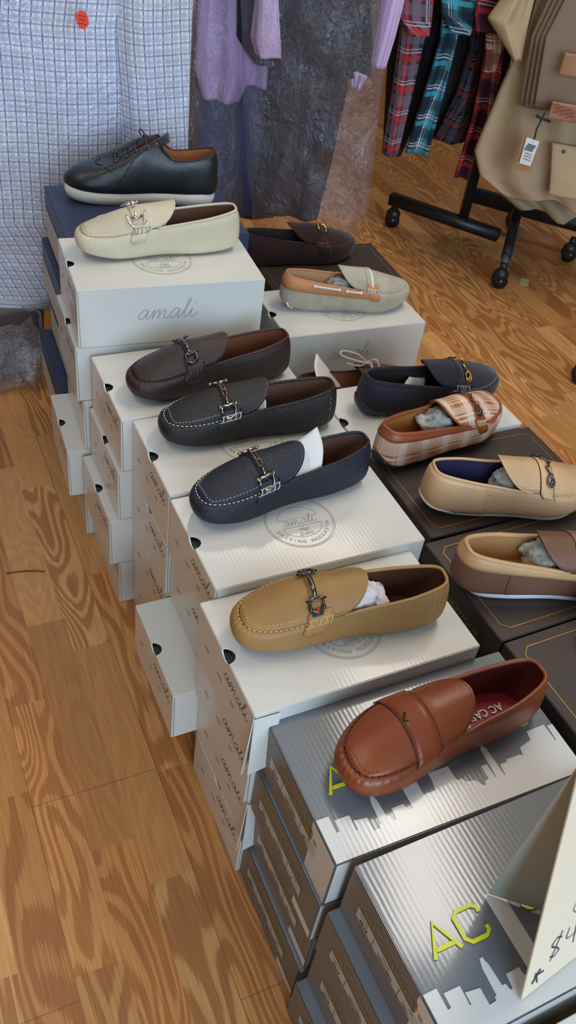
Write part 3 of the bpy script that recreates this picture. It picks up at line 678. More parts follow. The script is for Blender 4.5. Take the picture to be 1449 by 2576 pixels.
    def seam_stitch(s, mat=None, r=.0008, ln=.0042, gap=.0026, v=.965, k0=5.2, inner=True):
        i0 = int(k0*s.NS); idx = list(range(i0, s.ncol-i0+1)); s.stitches([s.wall(i, v)+Vector((0, 0, .0012)) for i in idx], [s.wn(i, v) for i in idx], ln, gap, r, 'apron_stitching', mat)
        if inner:
            xs = [s.edge[5*s.NS].x-s.xo+.014+(s.edge[s.ncol//2].x-s.edge[5*s.NS].x-.022)*k/24 for k in range(25)]
            P = [s.ap(x, .86 if k < 24 else .6)+Vector((0, 0, .0022)) for k, x in enumerate(xs)]+[s.ap(xs[-1], q)+Vector((0, 0, .0022)) for q in (.3, 0, -.3, -.6)]+[s.ap(x, -.86)+Vector((0, 0, .0022)) for x in xs[::-1]]
            s.stitches(P, [Vector((0, 0, 1))]*len(P), .003, .0022, .00045, 'inner_stitching', mat)
    def side_stitch(s, mat=None, v=.74, k1=5.4, r=.0004):
        i1 = int(k1*s.NS); idx = [(-i) % s.ncol for i in range(i1, 0, -1)]+list(range(0, i1+1)); s.stitches([s.wall(i, v+.02*math.cos(i/8)) for i in idx], [s.wn(i, v) for i in idx], .0024, .0016, r, 'topline_stitching', mat)
    def heel_stitch(s, mat=None, ks=(1.4, -1.4), r=.0005):
        mb = MB()
        for k in ks:
            i = int(k*s.NS) % s.ncol; 
            for j in range(9):
                v = .16+j*.075; a = s.wall(i, v)+s.wn(i, v)*.0006; b = s.wall(i, v+.04)+s.wn(i, v+.04)*.0006; mb.tube([a, b], r, 5)
        mb.obj('heel_stitching', mat or s.stitchm, s.t)
    def tongue_stitch(s, mat=None):
        P = [p+Vector((.0035, 0, .0012)) for p in s.tongue_edge]; s.stitches(P, [Vector((0, 0, 1))]*len(P), .002, .0015, .00035, 'tongue_stitching', mat)
    def tongue_edge_trim(s, mat, r=.0011):
        MB().tube(s.tongue_edge, r, 6).obj('tongue_binding', mat, s.t)
    def strap(s, x, wd, mat, q0=-1, q1=1, h=.0030, wallv=.80, name='strap', edge=None, slant=0):
        """band across the vamp that runs down onto both side walls"""
        V = []; cols = []
        def wp(sign, v, xx):
            best = min(range(4*s.NS, 8*s.NS), key=lambda i: abs(s.edge[i].x-s.xo-xx)); i = best if sign*s.m > 0 else (s.ncol-best) % s.ncol
            return s.wall(i, v)+s.wn(i, v)*.0022
        pr = []
        if q0 <= -1: pr += [('w', -1, wallv), ('w', -1, (wallv+1)/2), ('w', -1, .985)]
        n = 18
        for k in range(n+1): pr.append(('a', q0*.97+(q1-q0)*.97*k/n))
        if q1 >= 1: pr += [('w', 1, .985), ('w', 1, (wallv+1)/2), ('w', 1, wallv)]
        for pt in pr:
            for j in range(5):
                xx = x+wd*(j/4-.5)
                if pt[0] == 'w': V.append(wp(pt[1], pt[2], xx))
                else: V.append(s.ap(xx+slant*pt[1], pt[1])+s.apn(xx, pt[1])*h)
        o = mesh(name, V, [(k*5+j, k*5+j+1, (k+1)*5+j+1, (k+1)*5+j) for k in range(len(pr)-1) for j in range(4)], mat, s.t, solid=.0014)
        if edge:
            mb = MB()
            for j in (0, 4): mb.tube([V[k*5+j] for k in range(len(pr))], .0009, 6)
            mb.obj('strap_edging', edge, s.t)
        return o
    def wing(s, x, wd, mat, stitch, sign=1):
        V = []
        for v in (.62, .72, .84, .93, .995):
            for j in range(7):
                xx = x+wd*(j/6-.5); best = min(range(4*s.NS, 8*s.NS), key=lambda i: abs(s.edge[i].x-s.xo-xx)); i = best if sign*s.m > 0 else (s.ncol-best) % s.ncol
                v2 = v if 0 < j < 6 else max(v, .7); V.append(s.wall(i, v2)+s.wn(i, v2)*.0024)
        for q in (.94, .86, .76):
            for j in range(7):
                xx = x+wd*(j/6-.5)*(.95 if q > .8 else .8); V.append(s.ap(xx, q*sign)+s.apn(xx, q*sign)*.0036)
        mesh('saddle_tab', V, [(k*7+j, k*7+j+1, (k+1)*7+j+1, (k+1)*7+j) for k in range(7) for j in range(6)], mat, s.t, solid=.0016)
        mb = MB()
        for j in range(5):
            xx = x+wd*(.8*j/4-.4); best = min(range(4*s.NS, 8*s.NS), key=lambda i: abs(s.edge[i].x-s.xo-xx)); i = best if sign*s.m > 0 else (s.ncol-best) % s.ncol
            a = s.wall(i, .86)+s.wn(i, .86)*.0040; b = s.wall(i, .985)+s.wn(i, .97)*.0042; c2 = s.ap(xx, .93*sign)+s.apn(xx, .9*sign)*.0052; mb.tube([a, b, c2], .0008, 6)
        for row in (4, 28):
            pass
        mb.tube([V[2*7+j]+Vector((0, 0, .001)) for j in range(7)], .0006, 5); mb.tube([V[5*7+j]+Vector((0, 0, .001)) for j in range(7)], .0006, 5)
        mb.obj('tab_stitching', stitch, s.t)
    def A(s, x, q, h): return s.ap(x, q)+s.apn(x, q)*h
    def bit(s, x, m1, m2, kind='bar', sign=1, sl=.0):
        """horse-bit ornament: a barrel on each side, open rings, a link between"""
        mb = MB(); q = lambda a: a*sign
        if kind == 'bar':
            for (qq, ring) in ((.66, .30), (-.62, -.26)):
                mb = MB()
                a = s.A(x-.0125, q(qq), .0072); b = s.A(x+.0125, q(qq), .0072); mb.tube([a, a.lerp(b, .5), b], .0023, 8)
                for p in (a, b): mb.ball(p, .0031, 8)
                mb.tube(catmull([s.A(x-.0105, q(qq), .0072), s.A(x-.0105, q(qq+ring*.55), .0064), s.A(x-.0075, q(qq+ring*.95), .0056), s.A(x+.001, q(qq+ring*1.08), .0056), s.A(x+.006, q(qq+ring), .0056)], 4), .0019, 7)
                mb.tube([s.A(x+.0105, q(qq), .0072), s.A(x+.0105, q(qq+ring*.5), .0064), s.A(x+.009, q(qq+ring*.62), .0058)], [.0019, .0018, .0012], 7)
                mb.obj('bit_ring', m1, s.t)
            mb = MB(); mb.tube([s.A(x, q(.62), .0072), s.A(x, q(.34), .0072)], [.0026, .0016], 8); mb.tube([s.A(x, q(-.58), .0072), s.A(x, q(-.30), .0072)], [.0024, .0016], 8)
            P = [s.A(x-.003, q(.34), .0074), s.A(x+.003, q(.34), .0074), s.A(x+.003, q(.10), .0078), s.A(x-.003, q(.10), .0078)]; mb.tube(P, .0011, 6, closed=True)
            P = [s.A(x-.0024, q(.12), .0084), s.A(x+.0024, q(.12), .0084), s.A(x+.0024, q(-.30), .0078), s.A(x-.0024, q(-.30), .0078)]; mb.tube(P, .0011, 6, closed=True)
            mb.obj('bit_link', m2, s.t)
        elif kind == 'hex':
            for sg in (1, -1):
                mb = MB(); c0 = .60*sg; P = []
                for k in range(6):
                    a = PI/3*k; P.append(s.A(x+.010*math.sin(a), q(c0+.20*math.cos(a)), .0072))
                mb.tube(P, .0017, 7, closed=True)
                for k in (1, 5): 
                    p = P[k]; mb.ball(p, .0030, 8)
                mb.tube([s.A(x-.013, q(c0-.10*sg), .0075), s.A(x+.013, q(c0-.10*sg), .0075)], .0014, 7); mb.obj('bit_ring', m1, s.t)
            mb = MB(); mb.tube([s.A(x, q(.42), .0082), s.A(x, q(.2), .009), s.A(x, q(-.2), .009), s.A(x, q(-.42), .0082)], [.0022, .0034, .0034, .0022], 8, flat=.5); mb.obj('bit_link', m2, s.t)
        elif kind == 'chain':
            pts = [s.A(x+.004*math.sin(k*1.3), q(-.72+1.44*k/12), .0068) for k in range(13)]; mb.tube(pts, .0015, 7)
            for k in range(0, 13, 2):
                c0 = pts[k]; mb.ball(c0, .0028, 7, (1.5, 1, .8))
            for sg in (1, -1):
                P = [s.A(x+.006*math.cos(a), q(.66*sg+.15*math.sin(a)), .0072) for a in [2*PI*k/10 for k in range(10)]]; mb.tube(P, .0014, 6, closed=True)
            mb.obj('bit_chain', m1, s.t)
        elif kind == 'dbar':
            for sg in (.62, -.55):
                mb = MB()
                a = s.A(x-.012, q(sg-.16), .0072); b = s.A(x-.012, q(sg+.16), .0066); c1 = s.A(x+.012, q(sg+.16), .0066); c2 = s.A(x+.012, q(sg-.16), .0072)
                mb.tube(catmull([s.A(x-.016, q(sg-.2), .0072), b, s.A(x-.006, q(sg+.24), .0062), s.A(x+.006, q(sg+.24), .0062), c1, s.A(x+.016, q(sg-.2), .0072)], 4), .0016, 7)
                mb.tube([s.A(x-.010, q(sg-.02), .0076), s.A(x+.010, q(sg-.02), .0076)], .0026, 8); mb.obj('buckle_ring', m1, s.t)
            mb = MB(); mb.tube([s.A(x, q(.60), .0084), s.A(x, q(-.5), .0084)], [.0020, .0020], 8); mb.tube([s.A(x-.003, q(.0), .009), s.A(x+.003, q(.0), .009)], .0038, 8); mb.obj('buckle_link', m2, s.t)
    def heel_tab(s, mat, top=.62, k=1.7):
        V = []; i1 = int(k*s.NS); idx = list(range(-i1, i1+1))
        for v in [0, .1, .2, .3, .42, .52, top]:
            for i in idx:
                e = abs(i)/i1; vv = min(v, top*(1-.45*e*e)); V.append(s.wall(i % s.ncol, vv)+s.wn(i % s.ncol, vv)*.0018)
        n = len(idx); mesh('heel_tab', V, [(r*n+j, r*n+j+1, (r+1)*n+j+1, (r+1)*n+j) for r in range(6) for j in range(n-1)], mat, s.t, solid=.002)
    def band(s, k0, k1, v0, v1, mat, name, h=.0016, both=True, scallop=0):
        """a strip of another leather laid round the wall between stations"""
        i0, i1 = int(k0*s.NS), int(k1*s.NS); idx = list(range(-i1, i1+1)) if both else list(range(i0, i1+1)); V = []
        for r in range(6):
            for i in idx:
                v = v0+(v1-v0)*r/5
                if scallop and r < 5: v = v0+(v1-v0)*r/5 - scallop*math.sin(min(1, abs(i)/i1)*PI*.5)*(1-r/5)
                V.append(s.wall(i % s.ncol, v)+s.wn(i % s.ncol, v)*h)
        n = len(idx); return mesh(name, V, [(r*n+j, r*n+j+1, (r+1)*n+j+1, (r+1)*n+j) for r in range(5) for j in range(n-1)], mat, s.t, solid=.001)
    def nubs(s, mat):
        mb = MB()
        for k in (-.55, 0, .55):
            for v in (.18, .30, .42):
                i = int(round(k*s.NS*1.6)) % s.ncol; mb.ball(s.wall(i, v)+s.wn(i, v)*.0015, .0032, 8)
        mb.obj('heel_nubs', mat, s.t)

def place(hx_, hy_, tx, ty, side=0.0):
    """origin between heel and toe contact points, x axis heel->toe; side = metres towards local +y"""
    a = math.atan2(ty-hy_, tx-hx_); return ((hx_+tx)/2-math.sin(a)*side, (hy_+ty)/2+math.cos(a)*side, a)
def crumple(name, loc, r, sc, mat, label, seed, cat='tissue paper', amp=.35, rz=0):
    me = bpy.data.meshes.new(name); bm = bmesh.new(); bmesh.ops.create_icosphere(bm, subdivisions=4, radius=1)
    for v in bm.verts:
        p = v.co.copy(); n1 = noise.noise(p*1.7+Vector((seed, 0, 0))); n2 = abs(noise.noise(p*3.6+Vector((0, seed, 0)))); n3 = abs(noise.noise(p*8+Vector((0, 0, seed))))
        k = 1+amp*n1-amp*1.1*n2+amp*.5*n3; v.co = Vector((p.x*sc[0], p.y*sc[1], p.z*sc[2]))*k*r
    bm.to_mesh(me); bm.free(); me.materials.append(mat); me.polygons.foreach_set('use_smooth', [True]*len(me.polygons))
    o = bpy.data.objects.new(name, me); C.objects.link(o); o.location = loc; o.rotation_euler = (0, 0, rz); return tag(o, label, cat, 'paper stuffing in the shoes')
def in_shoe(s, x, y, z):
    M_ = Matrix.Rotation(s.t.rotation_euler[2], 4, 'Z'); return Vector(s.t.location)+M_ @ Vector((x+s.xo, y, z))
def sheet_in(s, name, quad, mat, label, cat='paper insert', curl=.006):
    """a bent paper sheet standing inside the shoe; quad = 4 local points"""
    q = [Vector(p)+Vector((s.xo, 0, 0)) for p in quad]; V = []; n = 8
    for i in range(n+1):
        for j in range(n+1):
            a = q[0].lerp(q[1], i/n); b = q[3].lerp(q[2], i/n); p = a.lerp(b, j/n); p.x -= curl*math.sin(PI*i/n); p.z += .001*math.sin(7*i/n+5*j/n); V.append(p)
    o = mesh(name, V, [(i*(n+1)+j, (i+1)*(n+1)+j, (i+1)*(n+1)+j+1, i*(n+1)+j+1) for i in range(n) for j in range(n)], mat, None, solid=.0008)
    o.location = s.t.location; o.rotation_euler = s.t.rotation_euler; return tag(o, label, cat, 'paper inserts in the shoes')

TANL = plain('tan_lining', (150, 98, 62), .6, bumpy=(500, .1)); DBL = plain('brown_lining', (104, 72, 54), .6, bumpy=(500, .1)); DARKIN = plain('dark_lining', (40, 30, 28), .7)
WSTITCH = plain('white_thread', (220, 218, 210), .6); BSTITCH = plain('brown_thread', (60, 40, 36), .6); CSTITCH = plain('cream_thread', (222, 208, 170), .6)
TSTITCH = plain('tan_thread', (222, 190, 110), .6); OSTITCH = plain('grey_thread', (150, 150, 160), .6)
# 1 black brogue
L_BRO = leather('black_brogue_leather', (27, 29, 34), .3, 1400, .12)
x, y, a = -.388, 1.706, PI+.31
b1 = Shoe('brogue', (x, y, .545), a, 'black wingtip brogue with white sole and four eyelets on the navy box', L_BRO, plain('orange_tan_lining', (176, 112, 64), .6), plain('white_sole', (214, 210, 198), .5), st=ST_BRO, sole_h=.019, sole_out=.0035, toe_spring=.006, stitch=BSTITCH, edge=.0016, pucker=0, mirror=1)
# tongue, facing pieces, eyelets, laces, wingtip overlay
V = []; 
for k in range(13):
    x_ = .196-.092*k/12; zc = .056+.052*(k/12)+.019; wd_ = .012+.009*k/12
    for j in range(9):
        q = -1+j/4; V.append((x_+b1.xo, wd_*q, zc-.007*q*q-(0 if k < 11 else .0)))
mesh('tongue', V, [(k*9+j, k*9+j+1, (k+1)*9+j+1, (k+1)*9+j) for k in range(12) for j in range(8)], L_BRO, b1.t, solid=.0025)
lace = MB(); pts = []
for k in range(4):
    st_ = 5.05+.66*k; i = int(st_*b1.NS)
    for sg in (1, -1):
        ii = i if sg > 0 else (b1.ncol-i) % b1.ncol; c0 = b1.wall(ii, .86)+b1.wn(ii, .86)*.0018; n_ = b1.wn(ii, .86); u_ = n_.orthogonal().normalized(); w_ = n_.cross(u_)
        eye = MB(); eye.tube([c0+(u_*math.cos(2*PI*t/10)+w_*math.sin(2*PI*t/10))*.0036 for t in range(10)], .0013, 6, closed=True); eye.obj('eyelet', DSTEEL, b1.t); pts.append((k, sg, c0+n_*.001))
for k in range(4):
    p = [q for q in pts if q[0] == k]; A_, B_ = p[0][2], p[1][2]; m_ = (A_+B_)/2+Vector((.002, 0, .010)); lace.tube(catmull([A_, A_.lerp(m_, .6)+Vector((0, 0, .003)), m_, B_.lerp(m_, .6)+Vector((0, 0, .003)), B_], 5), .0014, 7)
A_ = [q for q in pts if q[0] == 0][1][2]; lace.tube(catmull([A_, A_+Vector((.006, .004, .012)), A_+Vector((.012, .010, .012)), A_+Vector((.008, .014, .004))], 5), .0013, 7)
lace.obj('lace', plain('waxed_black_lace', (46, 46, 50), .5), b1.t)
mbp = MB()
for k in range(34):
    st_ = 5.6+.13*k; i = int(st_*b1.NS); v = .50+.22*math.sin((k/34)*PI*1.6); 
    for ii in (i, (b1.ncol-i) % b1.ncol): mbp.ball(b1.wall(ii, v)+b1.wn(ii, v)*.0008, .0015, 6, (1, 1, 1))
for k in range(22):
    i = int((8.2+.17*k)*b1.NS); v = .84; mbp.ball(b1.wall(i % b1.ncol, v)+b1.wn(i % b1.ncol, v)*.0008, .0015, 6)
mbp.obj('brogue_holes', BLACKP, b1.t)
for (k0, k1, va, vb) in ((4.9, 7.4, .80, .30), (5.0, 5.6, .95, .60)):
    for sg in (1, -1):
        n = 40; P = []; Nn = []
        for j in range(n+1):
            i = int((k0+(k1-k0)*j/n)*b1.NS); ii = i if sg > 0 else (b1.ncol-i) % b1.ncol; v = va+(vb-va)*math.sin(j/n*PI/2); P.append(b1.wall(ii, v)); Nn.append(b1.wn(ii, v))
        b1.stitches(P, Nn, .0018, .0012, .0006, 'seam_stitching', BSTITCH); MB().tube([a_+n_*.0002 for a_, n_ in zip(P, Nn)], .0009, 6).obj('overlay_edge', L_BRO, b1.t)
b1.side_stitch(OSTITCH, .86, 4.6, .0003)
# thin pale lace tip lying on the navy box
o = MB().tube(catmull([(-.435, 1.60, .5468), (-.45, 1.575, .5468), (-.42, 1.560, .5468), (-.38, 1.572, .5468), (-.36, 1.59, .5468)], 6), .0018, 7).obj('loose_lace', plain('white_lace', (222, 220, 212), .6)); tag(o, 'loose white lace lying on the navy box beside the brogue', 'shoelace')

# 2 cream moccasin
L_CR = leather('cream_leather', (206, 194, 166), .45, 1300, .12)
x, y, a = place(-.1785, 1.508, -.423, 1.3905, -.020)
s2 = Shoe('moccasin', (x, y, .559), a, 'cream leather driving moccasin with silver buckle on the tallest white box stack', L_CR, DBL, plain('gum_rubber', (110, 72, 48), .5), stitch=CSTITCH, toe_spring=.012)
s2.seam_stitch(plain('taupe_thread', (176, 166, 140), .6), v=.95); s2.side_stitch(CSTITCH); s2.heel_stitch(CSTITCH); s2.strap(.190, .018, L_CR); s2.wing(.184, .032, L_CR, plain('grey_beige_thread', (150, 145, 128), .6)); s2.bit(.190, BRIGHT, BRIGHT, 'dbar'); s2.tongue_stitch(CSTITCH)
crumple('tissue_paper', in_shoe(s2, .150, .005, .052), .016, (1, 1.2, .8), TISSUE, 'white tissue paper tucked in the cream moccasin', 3)
# 3 dark brown
L_DB = leather('dark_brown_leather', (50, 32, 30), .42, 900, .3, perf=(.0034, .0007))
x, y, a = place(-.0567, 1.3148, -.2726, 1.1792, -.015)
s3 = Shoe('moccasin', (x, y, .4364), a, 'dark brown perforated leather moccasin with gunmetal bit', L_DB, plain('russet_lining', (124, 72, 48), .55), plain('dark_brown_rubber', (50, 34, 32), .5), stitch=BSTITCH)
s3.seam_stitch(plain('oxblood_thread', (48, 24, 26), .6), r=.0011, ln=.0048); s3.side_stitch(BSTITCH); s3.heel_stitch(BSTITCH); s3.strap(.190, .013, L_DB); s3.wing(.186, .034, L_DB, plain('oxblood_thread2', (52, 26, 28), .6)); s3.bit(.190, DSTEEL, DSTEEL, 'hex')
# 4 black
L_BK = leather('black_leather', (27, 24, 25), .42, 620, .55)
x, y, a = place(.0362, 1.19, -.2024, 1.0789, -.016)
s4 = Shoe('moccasin', (x, y, .4338), a, 'black pebbled leather moccasin with white stitching and silver bit', L_BK, DBL, RUBBER, stitch=WSTITCH)
s4.seam_stitch(); s4.side_stitch(OSTITCH); s4.heel_stitch(OSTITCH, (1.2,)); s4.strap(.190, .013, L_BK); s4.wing(.186, .034, L_BK, WSTITCH); s4.bit(.190, STEEL, COPPER); s4.tongue_stitch(OSTITCH)
sheet_in(s4, 'paper_insert', [(.150, .030, .045), (.150, -.028, .045), (.128, -.024, .056), (.128, .026, .056)], PAPER, 'white paper insert under the tongue of the black moccasin')
# 5 navy
L_NV = leather('navy_leather', (25, 29, 45), .42, 620, .55)
x, y, a = place(.0993, 1.0631, -.117, .9184, -.017)
s5 = Shoe('moccasin', (x, y, .4291), a, 'navy pebbled leather moccasin with white stitching and silver bit', L_NV, DBL, plain('navy_rubber', (30, 34, 52), .5), stitch=WSTITCH)
s5.seam_stitch(); s5.side_stitch(OSTITCH); s5.heel_stitch(plain('navy_thread', (50, 54, 78), .6)); s5.strap(.190, .013, L_NV); s5.wing(.186, .034, L_NV, WSTITCH); s5.bit(.190, STEEL, COPPER); s5.tongue_stitch(OSTITCH)
sheet_in(s5, 'paper_insert', [(.160, .031, .046), (.158, -.020, .052), (.082, -.026, .094), (.098, .027, .058)], PAPER, 'white paper insert standing in the navy moccasin')
# 6 tan
L_TN = leather('tan_leather', (172, 130, 74), .5, 1200, .15, perf=(.0038, .0007), dark=.5)
x, y, a = place(.2192, .8165, -.036, .7218, -.015)
s6 = Shoe('moccasin', (x, y, .4133), a, 'tan perforated leather moccasin with striped gunmetal bit', L_TN, plain('dark_chestnut_lining', (84, 50, 34), .55), plain('brown_rubber', (62, 44, 34), .5), stitch=TSTITCH, collar=leather('tan_smooth_leather', (172, 130, 74), .5, 1200, .15))
s6.seam_stitch(r=.0009); s6.side_stitch(TSTITCH); s6.heel_stitch(TSTITCH); s6.strap(.190, .013, leather('tan_strap_leather', (166, 124, 70), .5, 1200, .15)); s6.wing(.186, .036, MATS['tan_smooth_leather'], TSTITCH); s6.bit(.190, DSTEEL, DSTEEL, 'hex'); s6.tongue_stitch(TSTITCH)
for sg in (1, -1):
    mb = MB(); G = plain('green_web', (30, 70, 48), .7)
    V = [s6.A(.190+dx, sg*q, .0066) for dx in (-.007, .007) for q in (.70, .86)]; mb.add(V, [(0, 1, 3, 2)]); mb.obj('green_web_stripe', G, s6.t, solid=.001)
    mb = MB(); V = [s6.A(.190+dx, sg*q, .0074) for dx in (-.0025, .0025) for q in (.70, .86)]; mb.add(V, [(0, 1, 3, 2)]); mb.obj('red_web_stripe', plain('red_web', (170, 34, 34), .7), s6.t, solid=.001)
crumple('tissue_paper', in_shoe(s6, .136, -.003, .050), .036, (1.0, .74, .9), TISSUE, 'white tissue paper bulging from the tan moccasin', 11, amp=.2)
crumple('tissue_paper', in_shoe(s6, .106, -.004, .034), .025, (1.0, 1.1, .8), TISSUE, 'lower white tissue wad behind the first in the tan moccasin', 15, amp=.3)
# 7 cognac penny loafer
L_CG = leather('cognac_leather', (136, 66, 32), .34, 1600, .08); REDIN = plain('red_insole', (150, 28, 38), .5, bumpy=(300, .1))
x, y, a = place(.367, .7325, .106, .5604, -.013)
s7 = Shoe('loafer', (x*.9804, y*.9804, .3882), a, 'cognac brown leather penny loafer with crimson insole', L_CG, plain('oxblood_lining', (92, 32, 30), .5), plain('brown_rubber_sole', (80, 44, 34), .5), insole=REDIN, stitch=plain('dark_cognac_thread', (92, 40, 26), .6), sy=1.06, edge=.0030, pucker=.0022)
s7.seam_stitch(r=.0011, ln=.005, gap=.0022, inner=True); s7.strap(.196, .034, L_CG, edge=BSTITCH, h=.0032, slant=0); s7.side_stitch(plain('cognac_thread', (120, 66, 40), .6)); s7.tongue_stitch(MATS['cognac_thread']); s7.heel_stitch(MATS['cognac_thread'])
mb = MB(); mb.tube([s7.A(.206, .10, .0042), s7.A(.210, .04, .0046), s7.A(.204, -.14, .0042)], .0014, 6); mb.obj('penny_slot', BLACKP, s7.t)
def fr7(x_, y_): return (x_+s7.xo, y_, s7.insole_z+.0016)
mb = MB(); text2d(mb, 'AC CASUALS', .088, -.006, .0155, fr7, width=.082, bold=.015); mb.obj('insole_lettering', plain('white_print', (225, 222, 216), .5) if False else PAPER, s7.t, False)
sheet_in(s7, 'paper_insert', [(.152, .033, .040), (.150, -.030, .044), (.116, -.028, .052), (.128, .034, .040)], PAPER, 'white paper insert under the tongue of the cognac loafer')

# 8 dark brown suede (behind)
SU_B = suede('chocolate_suede', (48, 30, 28))
s8 = Shoe('loafer', (-.075, 1.985, .335), .50, 'dark chocolate suede loafer with gold clasp behind the taupe boat moccasin', SU_B, DARKIN, plain('dark_brown_rubber2', (42, 30, 30), .5), stitch=plain('rust_thread', (120, 78, 60), .6), tongue=.06, crown=.031)
s8.seam_stitch(inner=False); s8.strap(.186, .014, SU_B); s8.wing(.184, .03, SU_B, MATS['rust_thread'], -1)
mb = MB(); mb.tube(catmull([s8.A(.178, -.45, .007), s8.A(.178, -.15, .008), s8.A(.190, -.12, .009), s8.A(.196, -.3, .008), s8.A(.194, -.5, .007)], 4), .0022, 7); mb.obj('clasp', BRASS, s8.t)
# 9 taupe suede boat moccasin
SU_T = suede('taupe_suede', (176, 166, 146)); L_OR = leather('light_tan_leather', (190, 128, 80), .5, 1400, .1)
A9 = atz(735, 778, .358); B9 = atz(985, 772, .358); x, y, a = place(A9.x+.01, A9.y, B9.x+.01, B9.y, .020)
s9 = Shoe('boat_moccasin', (x, y, .358), a, 'taupe suede boat moccasin with tan collar and white side laces', SU_T, plain('tan_interior', (196, 156, 120), .6), plain('white_rubber', (206, 208, 204), .5), stitch=WSTITCH, collar=L_OR, tongue=.050, crown=.030, sole_h=.005)
s9.seam_stitch(r=.0007, v=.95, inner=False); s9.heel_stitch(WSTITCH, (1.9, -1.9), .0007); s9.band(0, 5.6, .68, .995, L_OR, 'collar_band', scallop=.03); s9.strap(.182, .013, SU_T); s9.strap(.188, .005, plain('white_tape', (222, 220, 214), .6), h=.0042, q0=-.9, q1=.9, name='white_tape'); s9.wing(.188, .026, L_OR, WSTITCH, -1); s9.nubs(plain('white_nub', (225, 225, 222), .4))
for sg in (1, -1):
    mb = MB(); me_ = MB()
    for (ka, kb) in ((2.0, 3.0), (3.5, 4.7)):
        P = []
        for j in range(7):
            i = int((ka+(kb-ka)*j/6)*s9.NS); ii = i if sg > 0 else (s9.ncol-i) % s9.ncol; P.append(s9.wall(ii, .84)+s9.wn(ii, .84)*.0046)
        mb.tube(P, .0020, 7)
        for p_ in (P[0], P[-1]): MB().ball(p_, .0036, 9).obj('lace_eyelet', MATS['white_nub'], s9.t)
        mb.obj('side_lace', WSTITCH, s9.t); mb = MB()
crumple('tissue_paper', in_shoe(s9, .128, 0, .040), .025, (1.1, .9, .9), TISSG, 'grey tissue paper in the taupe boat moccasin', 21)
# 10 laced boat shoe
L_BS = leather('brown_boat_leather', (84, 48, 40), .45, 1200, .2)
A10 = Vector((-.022, 1.490, 0)); s10 = Shoe('boat_shoe', (.105, 1.560, .235), .52, 'dark brown leather boat shoe with black and white laces, half hidden', L_BS, plain('tan_suede_lining', (156, 108, 76), .7), plain('boat_sole', (70, 42, 36), .6), stitch=OSTITCH, tongue=.040, crown=.034, sole_h=.012, sole_out=.002)
s10.seam_stitch(inner=False); mb = MB(); A_ = s10.A(.150, 0, .008)
LW = plain('speckled_lace', (196, 190, 176), .7)
mb.tube(catmull([A_, A_+Vector((-.02, .01, .016)), A_+Vector((-.05, .02, .022)), A_+Vector((-.056, .010, .018)), A_+Vector((-.02, -.006, .008)), A_+Vector((.004, -.01, .004))], 6), .0021, 7)
mb.tube(catmull([A_, A_+Vector((.012, -.012, .012)), A_+Vector((.02, -.03, -.012))], 6), .0021, 7); mb.tube(catmull([A_, A_+Vector((.002, -.016, .002)), A_+Vector((-.004, -.034, -.022))], 6), .0021, 7)
mb.tube(catmull([A_, A_+Vector((-.02, -.008, .0)), A_+Vector((-.05, -.002, .006))], 6), .0021, 7); mb.obj('lace_bow', LW, s10.t)
sheet_in(s10, 'paper_insert', [(.118, -.030, .030), (.122, .030, .030), (.052, .034, .118), (.030, -.024, .098)], PAPER, 'large white paper insert standing in the laced boat shoe')
# 11 charcoal suede
SU_C = suede('charcoal_suede', (38, 36, 44))
A11 = atz(915, 1042, .3895); B11 = atz(1200, 1000, .3895); x, y, a = place(A11.x+.02, A11.y, B11.x+.02, B11.y, .022)
s11 = Shoe('moccasin', (x, y, .3895), a, 'charcoal suede moccasin with gold and silver bit on a white box', SU_C, DARKIN, RUBBER, stitch=OSTITCH, tongue=.052, crown=.031)
s11.seam_stitch(v=.95, inner=False); s11.side_stitch(OSTITCH, .80); s11.heel_tab(plain('matt_black_leather', (38, 38, 44), .5), .60); s11.strap(.182, .012, SU_C); s11.bit(.196, BRASS, BRASS, 'chain', -1); s11.wing(.184, .028, SU_C, OSTITCH, -1)
sheet_in(s11, 'tissue_paper', [(.150, -.020, .030), (.150, .022, .034), (.106, .014, .050), (.100, -.012, .034)], TISSG, 'grey folded tissue in the charcoal suede moccasin', 'tissue paper', .012)
# 12 plaid
PLAID = stripes_mat('cognac_plaid_canvas', (186, 132, 92), [(0, .046, [(.25, .30, (158, 92, 58), .75), (.62, .05, (232, 220, 204), .9), (.70, .05, (232, 220, 204), .9), (.78, .05, (232, 220, 204), .9), (.86, .05, (232, 220, 204), .9)]), (1, .030, [(.2, .3, (214, 190, 170), .55), (.6, .08, (226, 212, 196), .6), (.78, .08, (226, 212, 196), .6), (.95, .08, (226, 212, 196), .6)])], .5)
L_CO = leather('cognac_trim_leather', (146, 76, 42), .4, 1500, .1)
A12 = atz(1005, 1172, .3895); B12 = atz(1215, 1082, .3895); x, y, a = place(A12.x+.006, A12.y+.003, B12.x+.006, B12.y+.003, .022)
s12 = Shoe('moccasin', (x, y, .3897), a, 'brown and white plaid moccasin with cognac leather trim', PLAID, plain('honey_lining', (178, 124, 66), .55), RUBBER, stitch=CSTITCH, collar=L_CO, edge=.0034, tongue=.050, crown=.031)
s12.seam_stitch(v=.95, inner=False); s12.band(0, 5.0, .76, .985, L_CO, 'collar_band'); s12.strap(.188, .012, L_CO); s12.bit(.190, DSTEEL, DSTEEL, 'chain', -1); s12.heel_tab(plain('black_patch', (34, 34, 36), .45), .56, 1.3); s12.wing(.192, .022, L_CO, CSTITCH, -1); s12.tongue_edge_trim(L_CO, .002); s12.heel_stitch(CSTITCH, (2.1, -2.1))
i0 = int(5.4*s12.NS); mb = MB(); mb.tube([s12.wall(i, .99)+s12.wn(i, .99)*.001 for i in range(i0, s12.ncol-i0+1)], .0034, 7, flat=.7); mb.obj('apron_piping', L_CO, s12.t)
